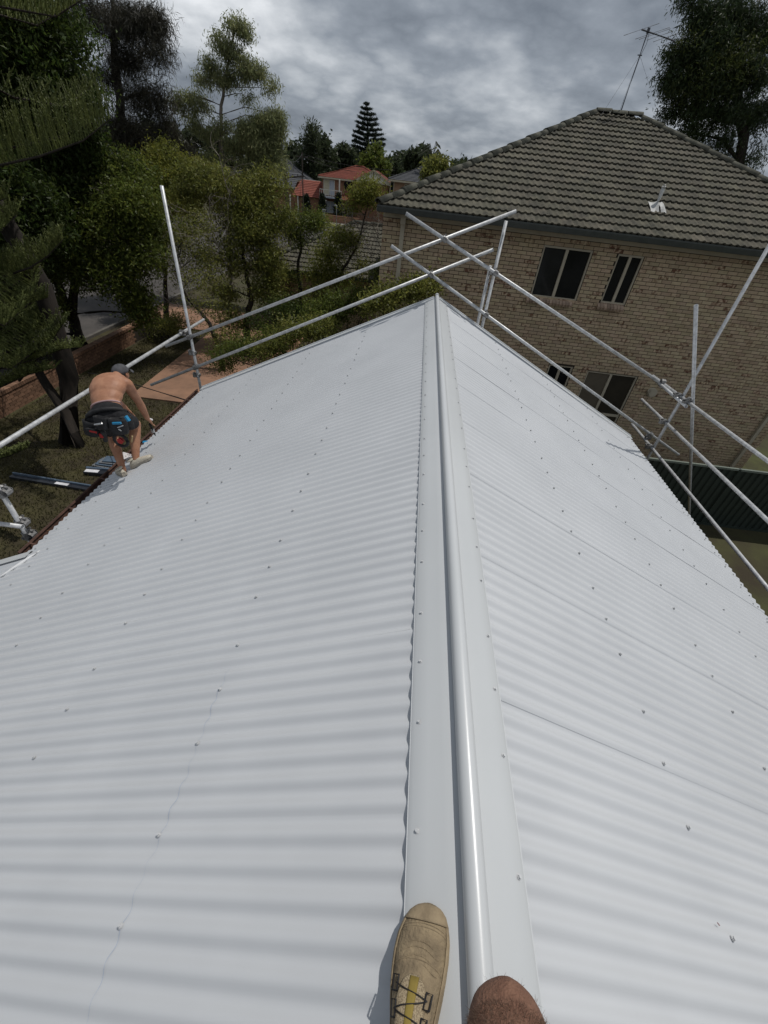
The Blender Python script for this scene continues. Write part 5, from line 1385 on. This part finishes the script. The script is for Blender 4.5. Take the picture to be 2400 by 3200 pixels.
hand(b, wrR, (pd+V3((0.1,0.15,0.0))), V3((0.1,0.5,-0.7)), V3((0.75,-0.55,-0.1)), 1.05)
elL, wrL = shL+V3((0.03,0.15,-0.26)), shL+V3((0.03,0.30,-0.46))
b.cap(shL, elL, 0.058, 0.040, 12); b.cap(elL, elL.lerp(wrL,0.3), 0.042, 0.044, 12); b.cap(elL.lerp(wrL,0.3), wrL, 0.044, 0.027, 12)
hand(b, wrL, (wrL-elL), V3((0.3,0.2,-0.8)), V3((-0.8,0.5,0.0)), 1.05)
remeshed(b, 'body', m_skin, wk, 0.0095, 5, 0.5)
# shorts
s_ = MB()
for k_, h in ((kneeL,hipL),(kneeR,hipR)): s_.cap(h, h.lerp(k_,0.72), 0.112, 0.088, 14)
def slab2(mbx, c, hw, hd_, hl, axis):
    d = Vector(axis).normalized(); x = (sidev-d*sidev.dot(d)).normalized(); y = d.cross(x); mbx.ell(c, (hw, hd_, hl), Matrix((x, y, d)).transposed(), 20, 12)
slab2(s_, pel+V3((0,0.0,0.0)), 0.188, 0.140, 0.15, wst-pel); slab2(s_, pel.lerp(wst,0.55), 0.172, 0.122, 0.11, wst-pel)
remeshed(s_, 'shorts', m_black, wk, 0.012, 3, 0.5)
wb = MB(); ringp = []
axw = (wst-pel).normalized(); xw = (sidev-axw*sidev.dot(axw)).normalized(); yw = axw.cross(xw); cw = pel.lerp(wst,0.93)
for k in range(25):
    a = 2*math.pi*k/24; ringp.append(cw+xw*0.158*math.cos(a)+yw*0.108*math.sin(a))
wb.path(ringp, 0.011, 6, cap=False); wb.obj('waistband', mat('pale_waistband',(0.45,0.30,0.30),rough=0.8), wk, True)
# tool belt with pouches
tb = MB(); ringp = []
cw = pel.lerp(wst,0.15)
for k in range(29):
    a = 2*math.pi*k/28; ringp.append(cw+xw*0.205*math.cos(a)+yw*0.158*math.sin(a))
belt = tb.path(ringp, 0.026, 6, cap=False).obj('tool_belt', m_pouch, wk, True)
def at(u, v, Y): return V3(ony(u, v, Y))
def pouch(u, v, Y, w, h, d, rz, open_=True):
    c = at(u, v, Y); R = Matrix.Rotation(rz, 3, 'Z') @ Matrix.Rotation(-0.25, 3, 'X')
    p_ = MB(); vs = []
    for (zz, sc) in ((-0.5,0.72),(-0.46,0.86),(-0.2,0.97),(0.3,1.0),(0.5,1.04)):
        for k in range(14):
            a = 2*math.pi*k/14; ca_, sa_ = math.cos(a), math.sin(a)
            vs.append(c+R@V3((w/2*sc*math.copysign(abs(ca_)**0.55,ca_), d/2*sc*math.copysign(abs(sa_)**0.55,sa_), zz*h)))
    p_.add(vs, [(j*14+k,j*14+(k+1)%14,(j+1)*14+(k+1)%14,(j+1)*14+k) for j in range(4) for k in range(14)]+[tuple(range(13,-1,-1))])
    po = p_.obj('pouch', m_pouch, belt, True); sd_ = po.modifiers.new('thickness','SOLIDIFY'); sd_.thickness = 0.006
    return po
pouch(283,1338,3.90,0.17,0.17,0.09,-0.35); pouch(318,1322,3.86,0.15,0.14,0.07,-0.05); pouch(372,1332,3.88,0.19,0.17,0.09,0.2); pouch(400,1322,3.96,0.11,0.15,0.08,0.7)
MB().box(at(292,1350,3.84),(0.115,0.07,0.065),Matrix.Rotation(0.25,3,'Y')).box(at(284,1346,3.805),(0.10,0.012,0.05)).obj('battery', m_pouch, belt)
MB().box(at(291,1349,3.80),(0.075,0.008,0.022),Matrix.Rotation(0.1,3,'Y')).obj('battery_stripe', m_red, belt)
MB().cap(at(322,1352,3.86), at(330,1376,3.88), 0.030, 0.024, 10).obj('drill_handle', m_pouch, belt)
MB().box(at(318,1360,3.85),(0.035,0.035,0.05)).obj('drill_trim', m_red, belt)
reel = MB(); rc = at(378,1376,3.90); reel.path([rc+V3((0.075*math.cos(t),0.0,0.075*math.sin(t))) for t in np.linspace(0,2*math.pi,21)], 0.016, 6, cap=False); reel.obj('tape_reel', m_pouch, belt, True)
MB().disc(rc+V3((0,-0.006,0)),(0,1,0),0.034,0.03,18).obj('reel_centre', m_red, belt)
MB().beam(at(352,1323,3.83), at(378,1322,3.83), 0.020, 0.020).obj('snips_handle', m_tblue, belt)
MB().beam(at(392,1300,3.87), at(404,1316,3.86), 0.028, 0.030).obj('snips_handle', m_tblue, belt)
MB().cap(at(368,1336,3.82), at(384,1330,3.82), 0.006, 0.006, 6).cap(at(372,1342,3.82), at(378,1346,3.82), 0.008, 0.006, 6).cap(at(296,1327,3.81), at(318,1324,3.81), 0.009, 0.012, 8).obj('hand_tools', m_silver, belt)
MB().box(at(412,1372,3.98),(0.012,0.012,0.09),Matrix.Rotation(0.4,3,'Y')).obj('pencil', mat('pencil_wood',(0.55,0.40,0.20),rough=0.6), belt)
# cap worn backwards and hair
h_ = MB(); h_.ell(hd+V3((0,0.01,-0.012)), (0.083,0.090,0.070)); h_.obj('hair', mat('dark_hair',(0.02,0.014,0.010),rough=0.8,bump=0.5,bscale=150), wk, True)
c_ = MB(); vs = []
for j in range(7):
    th = math.pi/2*j/6
    for k in range(20):
        a = 2*math.pi*k/20; vs.append(hd+V3((0.090*math.cos(th)*math.cos(a), 0.045+0.108*math.cos(th)*math.sin(a), 0.012+0.088*math.sin(th))))
c_.add(vs, [(j*20+k,j*20+(k+1)%20,(j+1)*20+(k+1)%20,(j+1)*20+k) for j in range(6) for k in range(20)])
cap_o = c_.obj('cap', m_capgrey, wk, True); sd_ = cap_o.modifiers.new('thickness','SOLIDIFY'); sd_.thickness = 0.004
br_ = MB(); vs = []
for j in range(3):
    for k in range(9):
        a = math.pi*(0.12+0.76*k/8); rr = 1.0+0.32*j/2
        vs.append(hd+V3((0.088*rr*math.cos(a)+0.02, 0.045+0.108*rr*math.sin(a), 0.012-0.012*j)))
br_.add(vs, [(j*9+k,j*9+k+1,(j+1)*9+k+1,(j+1)*9+k) for j in range(2) for k in range(8)]); bo = br_.obj('cap_brim', m_capgrey, cap_o, True); bo.modifiers.new('thickness','SOLIDIFY').thickness = 0.005
# shoes on the roof slope
def low_shoe(heel, toe, label=None):
    heel, toe = Vector(heel), Vector(toe); n_ = V3((-SP,0,CP)); d = (toe-heel); d = (d-n_*d.dot(n_)).normalized(); x = d.cross(n_); L = 0.285
    base = heel+n_*0.0; up_ = MB(); so_ = MB()
    st = [(0.0,0.020,0.040),(0.03,0.034,0.070),(0.08,0.037,0.082),(0.14,0.041,0.075),(0.19,0.047,0.060),(0.235,0.046,0.050),(0.27,0.034,0.042),(0.285,0.010,0.030)]
    vs = []; vs2 = []
    for (s, w, h) in st:
        for k in range(11):
            a = math.pi*k/10; vs.append(base+d*s+x*(w*math.copysign(abs(math.cos(a))**0.7,math.cos(a)))+n_*(0.026+(h-0.020)*math.sin(a)**0.8))
        for (sx, zz) in ((-1,0.0),(-1,0.028),(1,0.028),(1,0.0)): vs2.append(base+d*(s*1.02-0.003)+x*((w+0.004)*sx)+n_*zz)
    up_.add(vs, [(j*11+k,j*11+k+1,(j+1)*11+k+1,(j+1)*11+k) for j in range(len(st)-1) for k in range(10)]+[tuple(range(11)), tuple(77+k for k in range(10,-1,-1))])
    so_.add(vs2, [(j*4+k,j*4+(k+1)%4,(j+1)*4+(k+1)%4,(j+1)*4+k) for j in range(len(st)-1) for k in range(4)]+[(3,2,1,0),tuple(28+k for k in range(4))])
    sh = up_.obj('shoe', m_shoe, wk, True); so_.obj('sole', m_sole, sh)
    for q in range(4):
        s = 0.12+0.022*q; lc = base+d*s+n_*(0.026+0.056-0.008*q)
        MB().cap(lc-x*0.022, lc+x*0.022, 0.0035, 0.0035, 6).obj('lace', m_shoe, sh)
    col_ = MB(); col_.path([base+d*(0.045+0.034*math.cos(t))+x*0.036*math.sin(t)+n_*0.098 for t in np.linspace(0,2*math.pi,17)], 0.012, 6, cap=False); col_.obj('collar', m_shoe, sh, True)
    return sh
def on_slope(x, y): return rp(-1, x, y, AMP+0.001)
low_shoe(on_slope(3.52,4.075), on_slope(3.29,4.21)); low_shoe(on_slope(3.50,3.90), on_slope(3.68,4.06))
# snips in his right hand
tip = V3(ony(486,1362,4.84)); hp_ = V3(ony(470,1330,4.80))
sn = thing('tin_snips', 'metal tin snips with black grips held in the worker hand over the gutter', 'snips', tuple(tip))
dsn = (tip-hp_); ssn = V3((0.7,-0.6,0)).normalized()
MB().cap(hp_-dsn*0.15, hp_+dsn*0.35, 0.013, 0.011, 8).obj('grip', m_black, sn, True)
MB().cap(hp_-dsn*0.15+ssn*0.03, hp_+dsn*0.35+ssn*0.01, 0.012, 0.010, 8).obj('grip', m_black, sn, True)
MB().box(hp_+dsn*0.5,(0.03,0.03,0.05)).obj('pivot', m_silver, sn)
MB().path([hp_+dsn*0.4, hp_+dsn*0.75, tip],[0.016,0.014,0.004],6).obj('blade', m_pouch, sn)
MB().cap(V3(ony(468,1310,4.82)), V3(ony(474,1312,4.82)), 0.016, 0.016, 8).obj('knob', m_lab, sn, True)
# offcut with a printed label, and a scrap of blue tape, at the gutter by his feet
oc = MB(); pc_ = onx(396,1432,-3.88); oc.box(pc_+V3((0,0,0.03)),(0.10,0.13,0.006),Matrix.Rotation(0.5,3,'Y') @ Matrix.Rotation(0.3,3,'Z'))
tag(oc.obj('label_card', mat('printed_card',(0.55,0.53,0.53),(0.25,0.22,0.22),scale=45,rough=0.6,lo=0.48,hi=0.6)), 'small white printed card lying on the gutter beside the worker shoe', 'card')
bt = MB(); pc_ = onx(452,1386,-3.90); bt.box(pc_+V3((0.02,0,0.02)),(0.07,0.05,0.03),Matrix.Rotation(0.4,3,'Z'))
tag(bt.obj('tape_scrap', m_tblue), 'scrap of blue tape caught in the brown gutter past the worker shoes', 'tape')

# ------------------------------------------------------------------ the photographer's own boot and knee
ph = thing('person', 'bare bent knee and tan work boot of the photographer straddling the ridge cap', 'person', (-0.15,-0.1,5.0))
m_kskin = mat('tanned_knee_skin', (0.225,0.122,0.082), (0.155,0.080,0.055), scale=28, rough=0.75, spec=0.2, bump=0.5, bscale=190, detail=8)
kc = V3(CAM+ray(1582,3178)*0.70)
kb = MB()
hipP = V3((-0.10,-0.46,5.66)); footP = V3((0.17,-0.20,4.98))
kb.cap(kc+V3((0,-0.020,0)), hipP, 0.068, 0.150, 18)
kb.cap(kc+V3((0.004,-0.020,-0.02)), kc.lerp(footP,0.4)+V3((0,-0.03,0)), 0.062, 0.060, 16); kb.cap(kc.lerp(footP,0.4)+V3((0,-0.03,0)), footP, 0.056, 0.036, 16)
kb.ell(kc+V3((0.0,0.012,0.018)), (0.040,0.036,0.036))
hipQ = V3((-0.30,-0.55,5.62)); kneeQ = V3((-0.22,-0.22,5.50)); ankQ = V3((-0.165,-0.075,5.09))
kb.cap(hipQ, kneeQ, 0.09, 0.06, 16); kb.cap(kneeQ, kneeQ.lerp(ankQ,0.3)+V3((0,-0.02,0)), 0.056, 0.058, 14); kb.cap(kneeQ.lerp(ankQ,0.3)+V3((0,-0.02,0)), ankQ, 0.056, 0.036, 14); kb.cap(ankQ, ankQ+V3((0.0,0,-0.06)), 0.036,0.034, 12)
kb.ell((-0.21,-0.55,5.68), (0.19,0.13,0.14))
leg_o = remeshed(kb, 'legs', m_kskin, ph, 0.008, 8, 0.6)
# fine leg hair
hr = []; hn = np.random.default_rng(9)
for k in range(16000):
    v = hn.normal(0,1,3); v /= np.linalg.norm(v)
    if v[1] < -0.75: continue
    v = Vector(v); back = hn.random()
    c = kc+V3((0,-0.020,0)); q = c.lerp(hipP, back*0.35)
    axis = (hipP-c).normalized()
    if back > 0.02: v = (v-axis*v.dot(axis)).normalized()
    rr = 0.0675+(0.150-0.068)*back*0.35
    p = q+v*rr*0.985; d = (v+Vector(hn.normal(0,0.55,3))+axis*-0.2).normalized(); L = hn.uniform(0.004,0.011)
    s = d.cross(Vector(hn.normal(0,1,3))).normalized()*0.00028
    hr.append([p-s,p+s,p+d*L+s*0.3,p+d*L-s*0.3])
ho = link('leg_hair', quads_mesh('leg_hair', np.array([[tuple(c) for c in q] for q in hr]), mat('leg_hair',(0.20,0.135,0.095),(0.11,0.07,0.05),scale=40,rough=0.6,trans=0.3)), ph); ho['kind'] = 'stuff'
# boot on the left flange of the ridge cap
m_tan = mat('tan_suede', (0.300,0.232,0.145), (0.150,0.116,0.076), scale=26, lo=0.38, hi=0.72, rough=0.9, bump=0.5, bscale=140, detail=8)
m_tan2 = mat('tan_overlay', (0.32,0.25,0.16), (0.215,0.165,0.105), scale=20, rough=0.85, bump=0.3, bscale=140, detail=8)
m_bsole = mat('brown_sole', (0.105,0.070,0.045), (0.07,0.046,0.03), scale=15, rough=0.8, bump=0.3)
m_meshf = mat('cream_mesh', (0.36,0.29,0.19), (0.20,0.155,0.10), scale=380, rough=0.9, lo=0.45, hi=0.58, detail=1)
m_lace = mat('black_lace', (0.016,0.015,0.017), rough=0.6)
m_yel = mat('mustard_strip', (0.25,0.185,0.045), rough=0.85)
tilt = 0.30
bn = V3((-math.sin(tilt),0,math.cos(tilt)))
heelB, toeB = V3((-0.132,-0.095,0)), V3((-0.0925,0.213,0))
dB_ = (toeB-heelB).normalized(); xB = dB_.cross(bn).normalized(); bn = xB.cross(dB_)
zb = rp(-1, 0.13, 0.1, 0.016).z
baseB = V3((heelB.x, heelB.y, zb-0.030*0.4)); LB = (toeB-heelB).length
STB = [(0.000,0.012,0.030),(0.006,0.030,0.052),(0.03,0.038,0.100),(0.07,0.041,0.120),(0.11,0.046,0.108),(0.15,0.055,0.086),(0.185,0.0605,0.068),(0.215,0.0630,0.060),(0.245,0.0615,0.055),(0.270,0.0555,0.050),(0.290,0.0445,0.044),(0.302,0.031,0.037),(0.309,0.010,0.029)]
def bst(s):
    for (a, b) in zip(STB, STB[1:]):
        if a[0] <= s <= b[0]:
            t = (s-a[0])/(b[0]-a[0]); return a[1]+(b[1]-a[1])*t, a[2]+(b[2]-a[2])*t
    return STB[-1][1:]
def bpt(s, a, off=0.0):
    """point on the boot upper: s along the foot, a = 0 right edge .. pi left edge"""
    w, h = bst(s); ca_, sa_ = math.cos(a), math.sin(a)
    bow = 0.012*math.sin(math.pi*s/LB)                 # the foot's slight outward curve
    return baseB+dB_*s+xB*((w+off)*math.copysign(abs(ca_)**0.75,ca_)-bow)+bn*(0.026+(h-0.012+off)*abs(sa_)**0.85)
NS, NA = 46, 25
ss = np.linspace(0, LB*0.9995, NS)
ub = MB(); ub.add([bpt(s, math.pi*k/(NA-1)) for s in ss for k in range(NA)], [(j*NA+k, j*NA+k+1, (j+1)*NA+k+1, (j+1)*NA+k) for j in range(NS-1) for k in range(NA-1)]+[tuple(range(NA))])
boot = ub.obj('boot', m_tan, ph, True)
so_ = MB(); ring = []
for zz, gr_ in ((0.0,0.0),(0.004,0.004),(0.022,0.0045),(0.030,0.001)):
    rr = []
    for k in range(NS): w, h = bst(ss[k]); bow = 0.012*math.sin(math.pi*ss[k]/LB); rr.append(baseB+dB_*(ss[k]*1.012-0.002)+xB*(w+gr_-bow)+bn*zz)
    for k in range(NS-1,-1,-1): w, h = bst(ss[k]); bow = 0.012*math.sin(math.pi*ss[k]/LB); rr.append(baseB+dB_*(ss[k]*1.012-0.002)+xB*(-w-gr_-bow)+bn*zz)
    ring.append(rr)
M_ = 2*NS
so_.add([p for rr in ring for p in rr], [(j*M_+k, j*M_+(k+1)%M_, (j+1)*M_+(k+1)%M_, (j+1)*M_+k) for j in range(3) for k in range(M_)]+[tuple(range(M_-1,-1,-1))])
so_.obj('sole', m_bsole, boot, True)
def overlay(name, outline, m_, off, n=10, parent=boot):
    """strip panel between two (s,a) edges"""
    vs = []; rows = len(outline)
    for (s, a0, a1) in outline:
        for k in range(n+1): vs.append(bpt(s, a0+(a1-a0)*k/n, off*(0.35 if k in (0,n) else 1)))
    mb = MB(); mb.add(vs, [(j*(n+1)+k, j*(n+1)+k+1, (j+1)*(n+1)+k+1, (j+1)*(n+1)+k) for j in range(rows-1) for k in range(n)])
    o = mb.obj(name, m_, parent, True); sd_ = o.modifiers.new('thickness','SOLIDIFY'); sd_.thickness = 0.0014; sd_.offset = -1; return o
PI = math.pi
overlay('toe_rand', [(s, 0.05, PI-0.05) for s in np.linspace(0.272,0.3075,9)], m_tan2, 0.0022, 22)
overlay('side_rand', [(s, PI-0.62+0.25*(0.27-s)/0.2, PI-0.03) for s in np.linspace(0.05,0.275,16)], m_tan2, 0.0022, 8)
overlay('side_rand', [(s, 0.03, 0.52-0.2*(0.27-s)/0.2) for s in np.linspace(0.05,0.275,16)], m_tan2, 0.0022, 8)
overlay('mesh_panel', [(s, PI/2-(0.55 if s < .135 else 0.55*math.sqrt(max(0,(0.180-s)/0.045))), PI/2+(0.55 if s < .135 else 0.55*math.sqrt(max(0,(0.180-s)/0.045)))) for s in np.linspace(0.03,0.179,16)], m_meshf, 0.0016, 12)
overlay('tongue_strip', [(s, PI/2-0.11, PI/2+0.07) for s in np.linspace(0.045,0.176,10)], m_yel, 0.0042, 5)
loops = []
for s, sg in ((0.160,1),(0.122,1),(0.085,1),(0.145,-1),(0.107,-1),(0.070,-1)):
    ac = PI/2+sg*0.56; da = 0.13; ds = 0.0125
    pts = [bpt(s+ds*c1, ac+da*c2, 0.006) for c1, c2 in ((-1,-1),(1,-1),(1,1),(-1,1),(-1,-1))]
    MB().path(pts, 0.0019, 6, cap=False).obj('lace_loop', m_lace, boot); loops.append((s, sg))
L_ = [q for q in loops if q[1] > 0]; R_2 = [q for q in loops if q[1] < 0]
for a, b in ((L_[0],R_2[0]),(R_2[0],L_[1]),(L_[1],R_2[1]),(R_2[1],L_[2]),(L_[2],R_2[2])):
    pts = [bpt(a[0]+(b[0]-a[0])*t, PI/2+(a[1]+(b[1]-a[1])*t)*0.52, 0.006) for t in np.linspace(0,1,7)]
    MB().path(pts, 0.0012, 6).obj('lace', m_lace, boot)
# stitched seams across the toe box
for s0, amp in ((0.268,0.020),(0.262,0.020),(0.205,0.034)):
    pts = [bpt(s0-amp*abs(a-PI/2)**1.6*0.45, a, 0.0004) for a in np.linspace(0.45,PI-0.45,24)]
    MB().path(pts, 0.0009, 5).obj('seam', m_tan2, boot)
for s0, w0, w1 in ((0.222,0.75,2.2),(0.208,0.9,2.5),(0.232,1.1,1.9),(0.196,0.7,1.5)):       # flex creases behind the toe box
    pts = [bpt(s0+0.004*math.sin(5*a)-0.012*abs(a-PI/2)**1.5, a, -0.0002) for a in np.linspace(w0,w1,14)]
    MB().path(pts, [0.0003+0.0013*math.sin(PI*i/13) for i in range(14)], 5).obj('crease', m_tan, boot, True)
col_ = MB(); col_.path([bpt(0.035,PI/2,0.0)+dB_*(0.042*math.cos(t))+xB*(0.036*math.sin(t))+bn*0.012 for t in np.linspace(0,2*PI,21)], 0.014, 8, cap=False); col_.obj('collar', m_tan2, boot, True)
# his other boot, behind the knee on the right slope
ob = MB(); n2 = V3((SP,0,CP)); bb = rp(1,0.20,-0.36,0.014)
vs = []
for (s, w, h) in STB:
    for k in range(11): a = PI*k/10; vs.append(bb+V3((0,s,0))+V3((CP,0,-SP))*(w*math.cos(a))+n2*(0.0+(h+0.012)*math.sin(a)**0.85))
ob.add(vs, [(j*11+k,j*11+k+1,(j+1)*11+k+1,(j+1)*11+k) for j in range(len(STB)-1) for k in range(10)]); ob.obj('boot', m_tan, ph, True)

lf = MB(); lp = rp(1, 0.93, 0.322, AMP+0.003)
lf.add([lp+Vector((-0.006,0.003,0.003)), lp+Vector((-0.001,0.004,0.001)), lp+Vector((0.006,-0.003,-0.003)), lp+Vector((0.0,-0.004,0.0))], [(0,1,2,3)])
tag(lf.obj('fallen_leaf', mat('red_leaf', (0.14,0.035,0.03), rough=0.7)), 'tiny dark red leaf fragment lying on the right slope near the ridge', 'leaf')
